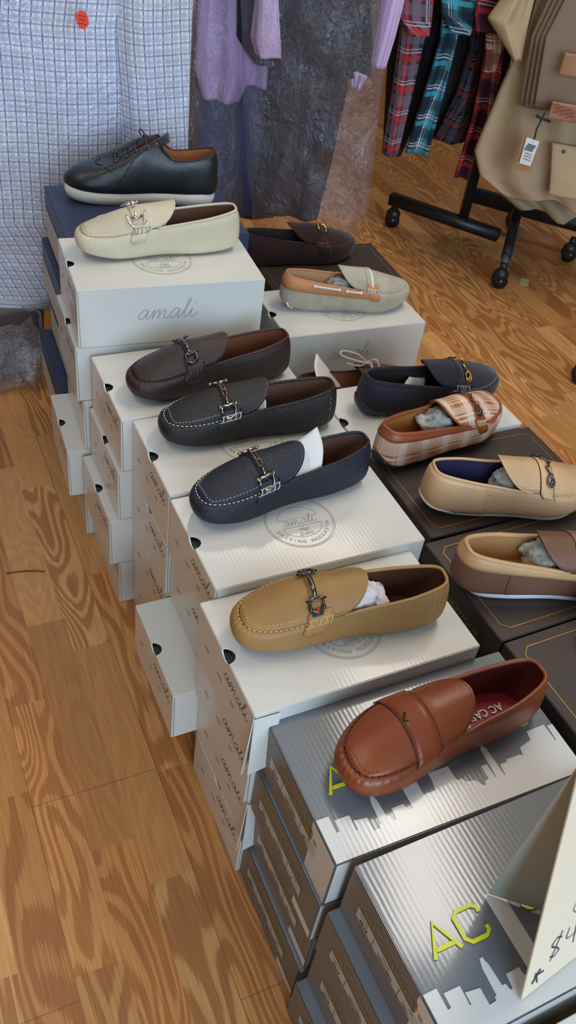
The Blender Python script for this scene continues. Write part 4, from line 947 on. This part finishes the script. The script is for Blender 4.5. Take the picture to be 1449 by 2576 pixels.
crumple('tissue_paper', in_shoe(s12, .132, .0, .040), .029, (1.05, 1.0, .85), TISSG, 'crumpled grey tissue paper in the plaid moccasin', 31, amp=.45)
# 13 beige perforated
L_BG = leather('beige_leather', (212, 172, 128), .45, 1600, .06, perf=(.0050, .0010), dark=.6); L_BG2 = leather('beige_smooth_leather', (212, 172, 128), .45, 1600, .06)
NAVYL = leather('navy_dotted_lining', (52, 44, 84), .6, 900, .1, perf=None)
A13 = atz(1105, 1296, .3837); x13 = A13+Vector((.232, .066, 0)); x, y, a = place(A13.x, A13.y, x13.x, x13.y, .026)
s13 = Shoe('loafer', (x, y, .3837), a, 'beige perforated leather loafer with navy lining and white sole', L_BG, NAVYL, plain('off_white_sole', (206, 204, 190), .5), stitch=CSTITCH, collar=L_BG2, tongue=.056, crown=.031, sole_h=.008, sole_out=.0006, sy=1.06)
s13.seam_stitch(v=.95, inner=False); s13.band(0, 2.6, .10, .99, L_BG2, 'heel_counter', .0010); s13.heel_tab(MATS['off_white_sole'], .48, 1.5); s13.strap(.186, .022, L_BG2, edge=BSTITCH); s13.bit(.190, DSTEEL, DSTEEL, 'chain', -1); s13.tongue_edge_trim(L_BG2, .0018)
crumple('tissue_paper', in_shoe(s13, .140, .0, .044), .025, (1.1, .9, .95), TISSG, 'grey tissue paper in the beige perforated loafer', 41)
# 14 two-tone brown
L_2B = leather('mid_brown_leather', (116, 80, 60), .5, 1600, .06); L_2T = leather('pale_tan_collar_leather', (204, 160, 112), .42, 1600, .06)
A14 = atz(1205, 1508, .3842); x14 = A14+Vector((.232, .070, 0)); x, y, a = place(A14.x-.012, A14.y, x14.x-.012, x14.y, .026)
s14 = Shoe('loafer', (x, y, .3842), a, 'two-tone brown loafer with pale tan collar and white sole', L_2B, plain('caramel_lining', (190, 144, 92), .6), plain('cool_white_sole', (200, 206, 212), .5), stitch=CSTITCH, collar=L_2T, edge=.0036, tongue=.056, crown=.031, sole_h=.010, sole_out=.0015, sy=1.06)
s14.band(0, 5.2, .72, .985, L_2T, 'collar_band', .0024); s14.strap(.180, .030, leather('strap_brown_leather', (140, 100, 78), .5, 1600, .06), edge=BSTITCH); s14.side_stitch(CSTITCH, .70, 5.0, .0004); s14.tongue_edge_trim(BSTITCH)
mb = MB()
for k in (2.2, -2.2): mb.tube([s14.wall(int(k*8) % s14.ncol, .05+.65*j/8)+s14.wn(int(k*8) % s14.ncol, .05+.65*j/8)*.0006 for j in range(9)], .0006, 6)
mb.obj('side_seam', BLACKP, s14.t); s14.seam_stitch(v=.95, inner=False)
crumple('tissue_paper', in_shoe(s14, .140, .0, .044), .030, (1.0, 1.0, 1.1), TISSG, 'grey tissue wad near the vamp of the two-tone loafer', 51)
crumple('tissue_paper', in_shoe(s14, .128, .022, .046), .016, (1.3, .8, .8), TISSG, 'small rolled tissue at the far side of the two-tone loafer', 53, amp=.2)
# 15 sliver of a pale-soled shoe
A15 = atz(1452, 1640, .3842); s15 = Shoe('loafer', (A15.x+.145, A15.y+.075, .3842), .42, 'dark shoe with pale heel barely showing at the right edge of the photo', L_BK, DARKIN, MATS['off_white_sole'], stitch=OSTITCH, sole_h=.010, sole_out=.001)
s15.heel_tab(MATS['off_white_sole'], .6, 1.6)

# ------------------------------------------------------------------ PRICE CARD (folded tent)
gx, gy, gyaw, gz = .2337, .2948, .5494, .3977; c, s = math.cos(gyaw), math.sin(gyaw)
def G2(u, v, z): return Vector((gx+u*c-v*s, gy+u*s+v*c, gz+z))
CARDF = plain('cream_card', (212, 194, 168), .7, bumpy=(400, .12)); CARDB = plain('grey_green_card', (196, 204, 196), .7, bumpy=(400, .1)); INK = plain('blue_black_ink', (50, 46, 72), .6)
t = empty('price_card', G2(.15, .06, 0), 0, 'folded cream price card standing on the grey skyline box', 'price card')
off = Vector(t.location)
def onbase(p): return p-off
nA, nD = G2(.0885, .0125, .001), G2(.262, .0375, .001); fB, fC = G2(.1202, .1128, .001), G2(.300, .140, .001)
ridgeL = G2(.104, .095, .288); ridgeR = ridgeL+(nD-nA)
mesh('front_panel', [onbase(p) for p in (nA, nD, ridgeR, ridgeL)], [(0, 1, 2, 3)], CARDF, t, False, solid=.0016)
mesh('back_panel', [onbase(p) for p in (fB, G2(.1626, .0751, .004), fC, ridgeR+Vector((0, .002, 0)), ridgeL+Vector((0, .002, 0)))], [(0, 1, 2, 3, 4)], CARDB, t, False, solid=.0014)
ux = (nD-nA).normalized(); uy = (ridgeL-nA); uy = (uy-ux*uy.dot(ux)); hgt = uy.length; uy.normalize(); nn = ux.cross(uy); nn = nn if nn.y < 0 else -nn
def frc(x_, y_): return onbase(nA+ux*x_+uy*y_+nn*.0016)
mb = MB()
def ink(pts, wd=.0012): ribbon(mb, pts, wd, frc, 5)
ink([(.034, .040), (.040, .036), (.046, .042), (.040, .050), (.034, .056), (.040, .064), (.048, .060)], .0016); ink([(.035, .032), (.047, .070)], .0014)
ink([(.058, .066), (.056, .050), (.074, .050)]); ink([(.068, .066), (.068, .034)])
ink([(.084, .058), (.092, .066), (.098, .058), (.090, .048), (.084, .058)]); ink([(.098, .060), (.096, .036)])
ink([(.060, .098), (.070, .112), (.084, .110), (.082, .092), (.066, .084), (.058, .092), (.062, .102)], .0010)
ink([(.012, .016), (.022, .032)], .0026); ink([(.014, .026), (.028, .024)], .0022); ink([(.020, .012), (.016, .030)], .0022)
mb.obj('handwriting', INK, t, False)

# ------------------------------------------------------------------ GARMENTS
def dense(rows, n):
    out = []
    for a, b in zip(rows, rows[1:]):
        for k in range(n): out.append([x+(y-x)*k/n for x, y in zip(a, b)])
    out.append(list(rows[-1])); return out
def garment(name, rows, mat, parent=None, slant=0, sx0=0, folds=5, amp=.012, th=.03, n=56, seed=1, solid=0, hem=0, cap=True, bottom_wave=0):
    """closed hanging fabric body lofted through rows (xl, xr, y, z) from top to hem"""
    D = dense(rows, 8); V = []; U = []
    for r, (xl, xr, y, z) in enumerate(D):
        cx = (xl+xr)/2; hw = (xr-xl)/2; acc = 0; prev = None; t_ = th*min(1, .35+hw/.08*.4) if th else .01
        for k in range(n+1):
            a = 2*PI*k/n; cxv = math.cos(a); syv = math.sin(a)
            f = amp*math.sin(cxv*folds*1.7+seed+.6*math.sin(z*5+seed))+amp*.5*noise.noise(Vector((cxv*3+seed, z*4, seed)))
            sx_ = cxv*(1-.02*abs(math.sin(a*3)))
            zz = z + (bottom_wave*math.sin(cxv*7+seed)*(r/len(D))**6)
            p = Vector((cx+hw*sx_, y+(abs(syv)**.7*(1 if syv > 0 else -1))*t_+f, zz))
            p.y += slant*(p.x-sx0)
            if prev is not None: acc += (p-prev).length
            prev = p; V.append(p); U.append((acc+seed*.013, p.z))
    m_ = n+1; F_ = [(i*m_+k, i*m_+k+1, (i+1)*m_+k+1, (i+1)*m_+k) for i in range(len(D)-1) for k in range(n)]
    if cap: F_.append(tuple(i for i in range(n))[::-1]); F_.append(tuple((len(D)-1)*m_+k for k in range(n)))
    o = mesh(name, V, F_, mat, parent, uv=U)
    return o
def px(rows, Y, top=1.40, ytop=None):
    """silhouette rows read at depth Y: (xl_px, yl_px, xr_px, yr_px); the body is carried on up to the rail"""
    out = []
    for r in rows:
        a = at(r[0], r[1], Y); b = at(r[2], r[3], Y); out.append((a.x, b.x, Y, (a.z+b.z)/2))
    if top:
        x0, x1, _, z = out[0]; m_ = (x0+x1)/2; out = [(x0, x1, Y, top)]+out
    return out
def sheet(name, rows, mat, parent=None, slant=0, sx0=0, wr=.01, n=56, seed=0, dp=.045):
    D = dense(rows, 10); V = []
    for (xl, xr, y, z) in D:
        cx = (xl+xr)/2; hw = (xr-xl)/2
        for k in range(n+1):
            a = 2*PI*k/n; p = Vector((cx+hw*math.cos(a), y+dp*abs(math.sin(a))**.6*(1 if math.sin(a) > 0 else -1), z))
            d = wr*noise.noise(Vector((p.x*14+seed, p.z*9, a)))+wr*.5*noise.noise(Vector((p.x*40+seed, p.z*30, a))); p.y += d+slant*(p.x-sx0); p.z += d*.3; V.append(p)
    m_ = n+1; return mesh(name, V, [(i*m_+k, i*m_+k+1, (i+1)*m_+k+1, (i+1)*m_+k) for i in range(len(D)-1) for k in range(n)], mat, parent)

GING = stripes_mat('blue_gingham', (232, 237, 244), [(0, .0205, [(.55, .36, (184, 196, 220), .6), (.12, .15, (110, 98, 166), .85)]), (1, .0205, [(.55, .36, (176, 188, 212), .6), (.12, .15, (134, 146, 182), .75)])])
LILAC = plain('lilac_cotton', (190, 162, 208), .8, bumpy=(12, .5, .01)); LILAC2 = plain('pale_lilac_cotton', (206, 178, 216), .8, bumpy=(12, .5, .01)); DTR = plain('charcoal_trouser_wool', (46, 38, 44), .85, bumpy=(20, .5, .01)); NTR = plain('navy_trouser_wool', (70, 76, 108), .85, bumpy=(20, .5, .01))
BLK = plain('black_cloth', (26, 25, 30), .8, bumpy=(14, .5, .01)); MAG = plain('magenta_cloth', (150, 30, 80), .8, bumpy=(14, .5, .01))
FILM = film_mat('clear_plastic_film', .075, .06, 9, .16, ); FILM2 = film_mat('crisp_plastic_film', .02, .045, 6, .10)

# gingham shirt with its bag
SL = dict(slant=.42, sx0=-.7)
g1 = garment('body', [(-.98, -.41, 1.83, 1.38), (-1.0, -.37, 1.83, .80), (-1.02, -.41, 1.83, .40), (-1.02, -.50, 1.83, .22), (-1.0, -.62, 1.83, .17)], GING, folds=4, amp=.010, th=.05, seed=2, **SL)
t = empty('checked_shirt', (-.7, 1.83, .16), 0, 'large blue and lilac checked shirt hanging in clear plastic', 'shirt'); g1.parent = t; g1.location = -Vector(t.location)
sl = garment('sleeve', [(-.50, -.348, 1.785, 1.36), (-.49, -.350, 1.785, .82), (-.475, -.345, 1.785, .50), (-.455, -.345, 1.785, .30)], GING, folds=2, amp=.010, th=.035, seed=5, **SL); sl.parent = t; sl.location = -Vector(t.location)
sl = garment('placket', [(-.80, -.70, 1.78, 1.36), (-.73, -.655, 1.77, .86), (-.775, -.735, 1.77, .74)], GING, folds=1, amp=.003, th=.012, seed=8, **SL); sl.parent = t; sl.location = -Vector(t.location)
o = sheet('garment_bag', [(-1.03, -.325, 1.82, 1.40), (-1.04, -.325, 1.82, .8), (-1.04, -.335, 1.82, .4), (-1.04, -.49, 1.82, .24), (-1.02, -.60, 1.82, .215)], FILM2, wr=.02, seed=3, dp=.11, **SL); tag(o, 'clear plastic bag over the blue checked shirt', 'garment bag', 'plastic garment bags')
o = garment('folded_trousers', [(-1.0, -.655, 1.80, .20), (-1.0, -.66, 1.80, .10), (-1.0, -.68, 1.80, .012)], plain('grey_brown_cloth', (92, 86, 82), .7, bumpy=(14, .6, .01)), folds=3, amp=.006, th=.05, seed=4, **SL); tag(o, 'grey-brown trousers folded under the checked shirt', 'trousers')
crk = film_mat('crumpled_film', .30, .30, 18, .2)
o = sheet('garment_bag', [(-1.02, -.66, 1.745, .21), (-1.02, -.64, 1.74, .10), (-1.02, -.66, 1.745, .004)], crk, wr=.045, seed=9, **SL); tag(o, 'crumpled clear plastic bag end on the floor left of the boxes', 'garment bag', 'plastic garment bags')
# orange price sticker on the bag
Pk = at(207, 50, 1.772); t2 = MB(); pts = [(math.cos(2*PI*k/8+.4)*.0125*(1.05 if k % 2 else .95), math.sin(2*PI*k/8+.4)*.0165) for k in range(8)]
t2.add([(x_, 0, z_) for x_, z_ in pts], [tuple(range(8))]); o = t2.obj('price_sticker', plain('neon_orange_paper', (250, 84, 66), .6), None, False, solid=.0006); o.location = Pk; tag(o, 'small neon orange price sticker on the plastic over the checked shirt', 'price sticker')
mb = MB(); fr = lambda x_, y_: (x_, -.001, y_)
for (xa, xb, zz) in ((-.007, .007, .006), (-.006, .005, 0), (-.008, .008, -.007)): ribbon(mb, [(xa, zz), ((xa+xb)/2, zz+.001), (xb, zz-.001)], .0012, fr, 3)
mb.obj('sticker_marks', plain('dark_red_ink', (120, 24, 24), .6), o, False)
# lilac shirts and dark suits
def g(name, rows, Y, mat, label, cat, group=None, **k):
    o = garment(name, px(rows, Y, k.pop('top', 1.40)), mat, **k); return tag(o, label, cat, group)
g('trousers', [(462, 0, 505, 0), (462, 250, 500, 250), (460, 430, 500, 430)], 2.56, BLK, 'black garment edge showing beside the checked shirt', 'trousers', seed=1, folds=1)
g('shirt', [(458, 0, 497, 0), (462, 60, 492, 60), (466, 150, 486, 150)], 2.52, MAG, 'magenta garment sliver beside the checked shirt', 'shirt', folds=1, seed=2, th=.02)
g('shirt', [(500, 0, 640, 0), (490, 180, 635, 180), (510, 250, 600, 252)], 2.47, LILAC, 'lilac shirt hanging in plastic nearest the checked shirt', 'shirt', 'lilac shirts in plastic', seed=3, folds=3)
g('trousers', [(498, 200, 680, 200), (500, 400, 690, 400), (515, 535, 690, 535)], 2.53, NTR, 'navy trousers hanging below the lilac shirt in plastic', 'trousers', 'dark trousers in plastic', seed=4, folds=3, top=.9)
g('shirt', [(640, 0, 700, 0), (628, 100, 706, 100), (640, 148, 708, 138)], 2.40, LILAC2, 'pale lilac shirt sleeve in front of the dark jacket', 'shirt', 'lilac shirts in plastic', seed=5, folds=2, th=.025)
g('shirt', [(596, 150, 700, 160), (600, 195, 680, 235)], 2.49, LILAC, 'lilac shirt tail below the dark jacket', 'shirt', 'lilac shirts in plastic', seed=15, folds=2, top=0)
g('jacket', [(585, 0, 935, 0), (590, 110, 945, 110), (640, 170, 935, 180)], 2.47, BLK, 'black jacket hanging in shiny plastic', 'jacket', seed=6, folds=5, amp=.02)
g('trousers', [(690, 40, 870, 40), (670, 200, 880, 190), (662, 400, 835, 400), (652, 538, 800, 540)], 2.45, DTR, 'dark charcoal trousers hanging lowest in the plastic bag', 'trousers', 'dark trousers in plastic', seed=7, folds=3)
g('shirt', [(880, 186, 925, 186), (885, 222, 905, 224)], 2.44, LILAC2, 'small lilac cuff right of the charcoal trousers', 'shirt', 'lilac shirts in plastic', seed=9, folds=1, th=.02, top=0)
g('shirt', [(960, 0, 1018, 0), (945, 90, 995, 90), (932, 160, 970, 172)], 2.38, LILAC2, 'pale lilac sleeve between the plastic bags and the plaid shirts', 'shirt', 'lilac shirts in plastic', seed=10, folds=1, th=.025)
o = sheet('garment_bag', px([(478, 0, 604, 0), (480, 300, 608, 300), (500, 560, 612, 560)], 2.46), FILM, wr=.02, seed=12, dp=.115); tag(o, 'clear plastic bag over the lilac shirt', 'garment bag', 'plastic garment bags')
o = sheet('garment_bag', px([(606, 0, 990, 0), (612, 250, 960, 250), (625, 480, 935, 480), (640, 560, 900, 590)], 2.44), FILM, wr=.028, seed=17, dp=.115); tag(o, 'clear plastic bag over the black jacket and trousers, its hem near the floor', 'garment bag', 'plastic garment bags')
# plaid shirts
def plaidm(n, base, a, b, c_): return stripes_mat(n, base, [(0, .078, [(.22, .34, a, .75), (.6, .05, c_, .9), (.70, .03, c_, .8), (.85, .16, b, .85)]), (1, .088, [(.25, .34, a, .6), (.62, .16, b, .7), (.8, .04, c_, .8), (.9, .03, c_, .7)])])
PR = plaidm('red_navy_plaid', (60, 54, 76), (128, 108, 122), (196, 58, 58), (206, 190, 196)); PT = plaidm('teal_black_plaid', (44, 96, 116), (34, 40, 46), (74, 176, 196), (220, 226, 228)); PD = plaidm('dark_grey_plaid', (38, 38, 54), (84, 84, 98), (150, 76, 66), (120, 122, 140)); PM = plaidm('maroon_plaid', (78, 40, 48), (54, 34, 44), (186, 58, 66), (208, 160, 166))
PO = plaidm('orange_check', (156, 96, 66), (96, 56, 44), (196, 170, 140), (220, 200, 170))
for k, (rows, Y) in enumerate([([(985, 0, 1130, 0), (970, 200, 1090, 200), (962, 380, 1010, 392)], 3.0), ([(1080, 0, 1250, 0), (1060, 200, 1200, 200), (1030, 352, 1150, 340)], 3.02), ([(1160, 0, 1330, 0), (1150, 200, 1270, 200), (1130, 340, 1215, 372)], 3.05)]):  # dark backing bodies added to fill the dark gaps between the plaid shirts
    g('shirt', rows, Y, BLK, ['dark backing garment added behind the red plaid shirt', 'dark backing garment added behind the teal plaid shirt', 'dark backing garment added behind the khaki shorts'][k], 'shirt', 'dark backing garments behind the plaid shirts', seed=20+k, folds=3)
def shirt2(label, sleeve_rows, flap_rows, Y, m1, m2, seed):
    o = garment('body', px(sleeve_rows, Y), m1, folds=2, seed=seed, th=.03); b = Vector(((sum(px(sleeve_rows, Y)[-1][:2]))/2, Y, px(sleeve_rows, Y)[-1][3]))
    t_ = empty('plaid_shirt', b, 0, label, 'shirt', 'plaid shirts on the rack'); o.parent = t_; o.location = -b
    if flap_rows: f_ = garment('short_sleeve', px(flap_rows, Y-.07), m2, folds=1, seed=seed+1, th=.03, amp=.006); f_.parent = t_; f_.location = -b
shirt2('red and navy plaid shirt, leftmost on the rack', [(1010, 0, 1090, 0), (1003, 100, 1068, 100), (985, 230, 1040, 230), (960, 385, 1000, 395)], [(1008, 0, 1092, 0), (1008, 35, 1085, 60), (1030, 75, 1078, 104)], 2.9, PR, PR, 30)
shirt2('teal black and white plaid shirt, second on the rack', [(1115, 0, 1170, 0), (1105, 100, 1150, 100), (1070, 220, 1118, 230), (1020, 372, 1075, 396)], [(1108, 0, 1204, 0), (1110, 25, 1196, 55), (1140, 70, 1180, 102)], 2.9, PT, PT, 33)
shirt2('dark grey plaid shirt between the teal and maroon ones', [(1190, 0, 1235, 0), (1180, 120, 1215, 130), (1150, 230, 1195, 240), (1095, 345, 1165, 365)], None, 2.95, PD, PD, 36)
shirt2('maroon and red plaid shirt beside the khaki garments', [(1225, 60, 1275, 60), (1210, 180, 1258, 190), (1185, 300, 1222, 310), (1142, 440, 1176, 450)], [(1195, 30, 1250, 50), (1200, 60, 1245, 100)], 2.85, PM, PM, 39)
g('shirt', [(1222, 40, 1275, 60), (1222, 120, 1262, 130), (1216, 176, 1248, 188)], 2.80, PO, 'orange and brown checked sleeve beside the khaki shirt', 'shirt', seed=44, folds=1, th=.02)
# khaki garments
KH = plain('khaki_cotton', (186, 162, 124), .85, bumpy=(18, .5, .008), vary=.05); KH2 = plain('khaki_linen', (172, 150, 118), .85, bumpy=(18, .5, .008), vary=.05); KH3 = plain('sage_cotton', (156, 144, 114), .85, bumpy=(18, .5, .008)); JN = plain('taupe_denim', (132, 112, 94), .85, bumpy=(260, .3, .001), vary=.06)
g('shirt', [(1262, 0, 1345, 0), (1225, 50, 1330, 60), (1262, 105, 1318, 115), (1290, 140, 1309, 160)], 2.68, KH, 'khaki shirt sleeve hanging above the shorts', 'shirt', seed=50, folds=2, th=.03)
g('shirt', [(1330, 0, 1420, 0), (1310, 150, 1380, 150), (1290, 260, 1350, 260)], 2.76, KH3, 'sage green shirt between the khaki shirt and the denim', 'shirt', seed=52, folds=2)
kt = empty('cargo_shorts', at(1320, 500, 2.74), 0, 'khaki cargo shorts with frayed hem, in front on the rack', 'shorts', 'khaki shorts on the rack'); b = Vector(kt.location)
o = garment('body', px([(1320, 100, 1500, 80), (1250, 250, 1560, 240), (1182, 415, 1600, 400), (1200, 455, 1600, 480), (1250, 490, 1600, 520)], 2.72), KH2, folds=6, amp=.016, th=.05, seed=54, bottom_wave=.014); o.parent = kt; o.location = -b
o = garment('cargo_pocket', px([(1388, 360, 1470, 370), (1384, 440, 1480, 450), (1380, 490, 1490, 505)], 2.64, 0), KH, folds=1, amp=.003, th=.012, seed=55); o.parent = kt; o.location = -b
mb = MB(); P_ = at(1418, 381, 2.63); mb.ball(P_-b, .006, 8, (1, .6, 1)); mb.obj('pocket_snap', DSTEEL, kt)
g('shorts', [(1260, 300, 1560, 300), (1200, 440, 1600, 440), (1250, 500, 1600, 520), (1300, 530, 1600, 560)], 2.82, KH3, 'longer khaki shorts hanging behind the cargo shorts', 'shorts', 'khaki shorts on the rack', seed=57, folds=6, amp=.02, th=.03, bottom_wave=.018)
jt = empty('folded_jeans', at(1400, 300, 2.6), 0, 'taupe folded jeans with two leather brand patches', 'jeans'); b = Vector(jt.location)
for k in range(4):
    o = garment('fold', px([(1425-14*k, 0, 1700, 0), (1365-12*k, 120, 1700, 120), (1345-13*k, 262+2*k, 1700, 330)], 2.585+.018*k), JN, folds=1, amp=.003, th=.008, seed=60); o.parent = jt; o.location = -b
LP = leather('patch_leather', (160, 112, 78), .6, 500, .3); ST = plain('patch_thread', (130, 70, 56), .7)
for rows in ([(1420, 140, 1470, 132), (1404, 190, 1480, 200)], [(1392, 250, 1480, 275), (1382, 282, 1480, 330)]):
    o = garment('brand_patch', px(rows, 2.535, 0), LP, folds=0, amp=0, th=.006, seed=1); o.parent = jt; o.location = -b
mb = MB()
for r_ in range(3):
    for k in range(7): p0 = at(1392+8*k, 262+r_*9+3.2*k, 2.52)-b; mb.tube([p0, p0+Vector((.006, 0, .004 if k % 2 else -.004)), p0+Vector((.010, 0, .002))], .0012, 5)
mb.obj('patch_stitching', ST, jt)
# swing tag
tt = empty('swing_tag', at(1325, 390, 2.55), 0, 'white and kraft price tag hanging on a dark string', 'price tag'); b = Vector(tt.location)
def quad(name, pxs, Y, mat, th=.0015): V = [at(a_, b_, Y)-b for a_, b_ in pxs]; return mesh(name, V, [tuple(range(len(V)))], mat, tt, False, solid=th)
quad('kraft_card', [(1318, 340), (1356, 356), (1334, 436), (1296, 424)], 2.556, plain('kraft_paper', (176, 124, 80), .8)); quad('white_label', [(1325, 345), (1357, 356), (1334, 418), (1306, 410)], 2.548, PAPER)
mb = MB()
for k in range(4): p0 = at(1328-k*3, 362+k*4, 2.545)-b; mb.tube([p0, at(1348-k*3, 369+k*4, 2.545)-b], .0014, 5)
for k in range(3): mb.tube([at(1320-k*2, 384+k*7, 2.545)-b, at(1338-k*2, 391+k*7, 2.545)-b], .0008, 5)
mb.obj('printed_lines', BLACKP, tt)
mb = MB(); mb.tube([at(1344, 350, 2.545)-b, at(1350, 325, 2.545)-b, at(1364, 298, 2.545)-b], .0025, 6); mb.tube([at(1348, 290, 2.545)-b, at(1364, 298, 2.54)-b, at(1384, 306, 2.545)-b], .004, 6); mb.tube([at(1372, 282, 2.545)-b, at(1360, 304, 2.54)-b], .003, 6); mb.obj('string', plain('dark_green_string', (36, 48, 44), .8), tt)
# rails and racks
def rail(name, label, pts, r=.014, legs=(), grp='clothes rails'):
    t_ = empty(name, (pts[0][0], pts[0][1], 0), 0, label, 'clothes rail', grp); b_ = Vector(t_.location)
    MB().tube([Vector(p)-b_ for p in pts], r, 10).obj('bar', BLACKM, t_)
    for (x_, y_) in legs: MB().tube([Vector((x_, y_, 0))-b_, Vector((x_, y_, pts[0][2]))-b_], .014, 8).obj('leg', BLACKM, t_)
rail('clothes_rail', 'clothes rail carrying the checked shirt', [(-1.25, 1.61, 1.39), (-.30, 2.0, 1.39)], legs=[(-1.25, 1.61)])
rail('clothes_rail', 'clothes rail carrying the lilac shirts and dark suits', [(-.75, 2.46, 1.40), (.14, 2.46, 1.40)], legs=[(-.75, 2.46)])
def caster(p, parent, b_, rz=0):
    t_ = MB(); t_.tube([Vector(p)+Vector((0, -.014, .026))-b_, Vector(p)+Vector((0, .014, .026))-b_], .0255, 16); t_.obj('caster_wheel', RUBBER, parent)
    m_ = MB(); m_.tube([Vector(p)+Vector((0, 0, .06))-b_, Vector(p)+Vector((0, 0, .085))-b_], .012, 8); m_.ball(Vector(p)+Vector((0, 0, .046))-b_, .024, 10, (1.1, .9, .9)); m_.obj('caster_hood', BLACKM, parent)
    MB().ball(Vector(p)+Vector((0, -.030, .035))-b_, .004, 8).obj('axle_cap', STEEL, parent)
def bar(mb_, a_, b2, wd=.03, ht=.025):
    a_, b2 = Vector(a_), Vector(b2); d = (b2-a_); L_ = d.length; q = d.to_track_quat('X', 'Z'); M_ = Matrix.Translation(a_) @ q.to_matrix().to_4x4(); mb_.box(0, L_, -wd/2, wd/2, -ht/2, ht/2, M_)
t = empty('garment_rack', (.43, 2.96, 0), 0, 'black rolling garment rack holding the plaid shirts', 'garment rack', 'rolling garment racks'); b = Vector(t.location)
f0, f1 = Vector((.175, 3.045, .095)), Vector((.545, 2.881, .095))
mb = MB(); bar(mb, f0-b, f1-b, .035, .035); mb.obj('foot_bar', BLACKM, t); mb = MB(); bar(mb, Vector((.425, 2.955, .095))-b, Vector((.425, 2.955, 1.42))-b, .04, .03); mb.obj('post', BLACKM, t)
caster((.195, 3.035, 0), t, b)
mb = MB(); mb.tube([Vector((.02, 2.955, 1.42))-b, Vector((.47, 2.955, 1.42))-b], .014, 10); mb.obj('hanging_bar', BLACKM, t)
t = empty('garment_rack', (.6, 2.95, 0), 0, 'black rolling garment rack holding the khaki shorts and jeans', 'garment rack', 'rolling garment racks'); b = Vector(t.location)
mb = MB(); bar(mb, Vector((.645, 3.22, .11))-b, Vector((.562, 2.74, .095))-b, .032, .03); mb.obj('foot_bar', BLACKM, t); mb = MB(); bar(mb, Vector((.44, 3.17, .11))-b, Vector((1.15, 2.96, .11))-b, .035, .045); mb.obj('base_rail', BLACKM, t)
mb = MB(); mb.tube([Vector((.562, 2.75, .095))-b, Vector((.556, 2.705, .08))-b], .013, 8); mb.obj('foot_end', plain('grey_metal_sleeve', (70, 74, 78), .4), t)
mb = MB(); bar(mb, Vector((.605, 3.0, .10))-b, Vector((.605, 3.0, 1.42))-b, .04, .03); mb.obj('post', BLACKM, t)
mb = MB(); mb.tube([Vector((.3, 2.75, 1.42))-b, Vector((1.2, 2.75, 1.42))-b], .014, 10); bar(mb, Vector((.605, 2.75, 1.42))-b, Vector((.605, 3.0, 1.42))-b, .03, .03); mb.obj('hanging_bar', BLACKM, t)
caster((.555, 2.70, 0), t, b); caster((.64, 3.2, 0), t, b); caster((.82, 2.99, 0), t, b)
Pc = atz(1462, 940, .03); t = empty('caster', (Pc.x, Pc.y, 0), 0, 'black caster wheel at the right edge of the floor', 'caster'); caster((Pc.x, Pc.y, 0), t, Vector(t.location))
mb = MB(); mb.box(-.014, .014, -.024, .024, .0005, .002); o = mb.obj('sticker_scrap', plain('yellow_green_paper', (172, 174, 120), .7), None, False); p0 = atz(1319, 710, 0); o.location = (p0.x, p0.y, 0); o.rotation_euler = (0, 0, -.15); tag(o, 'small yellow-green sticker scrap on the wood floor', 'sticker')
# twig of thread on the floor at left
o = MB().tube(catmull([atz(15, 1443, .0015), atz(50, 1438, .0015), atz(85, 1436, .0015), atz(112, 1438, .0015)], 5), .0011, 6).obj('thread', plain('brown_string', (70, 52, 30), .8)); tag(o, 'thin brown thread lying on the floorboards', 'thread')
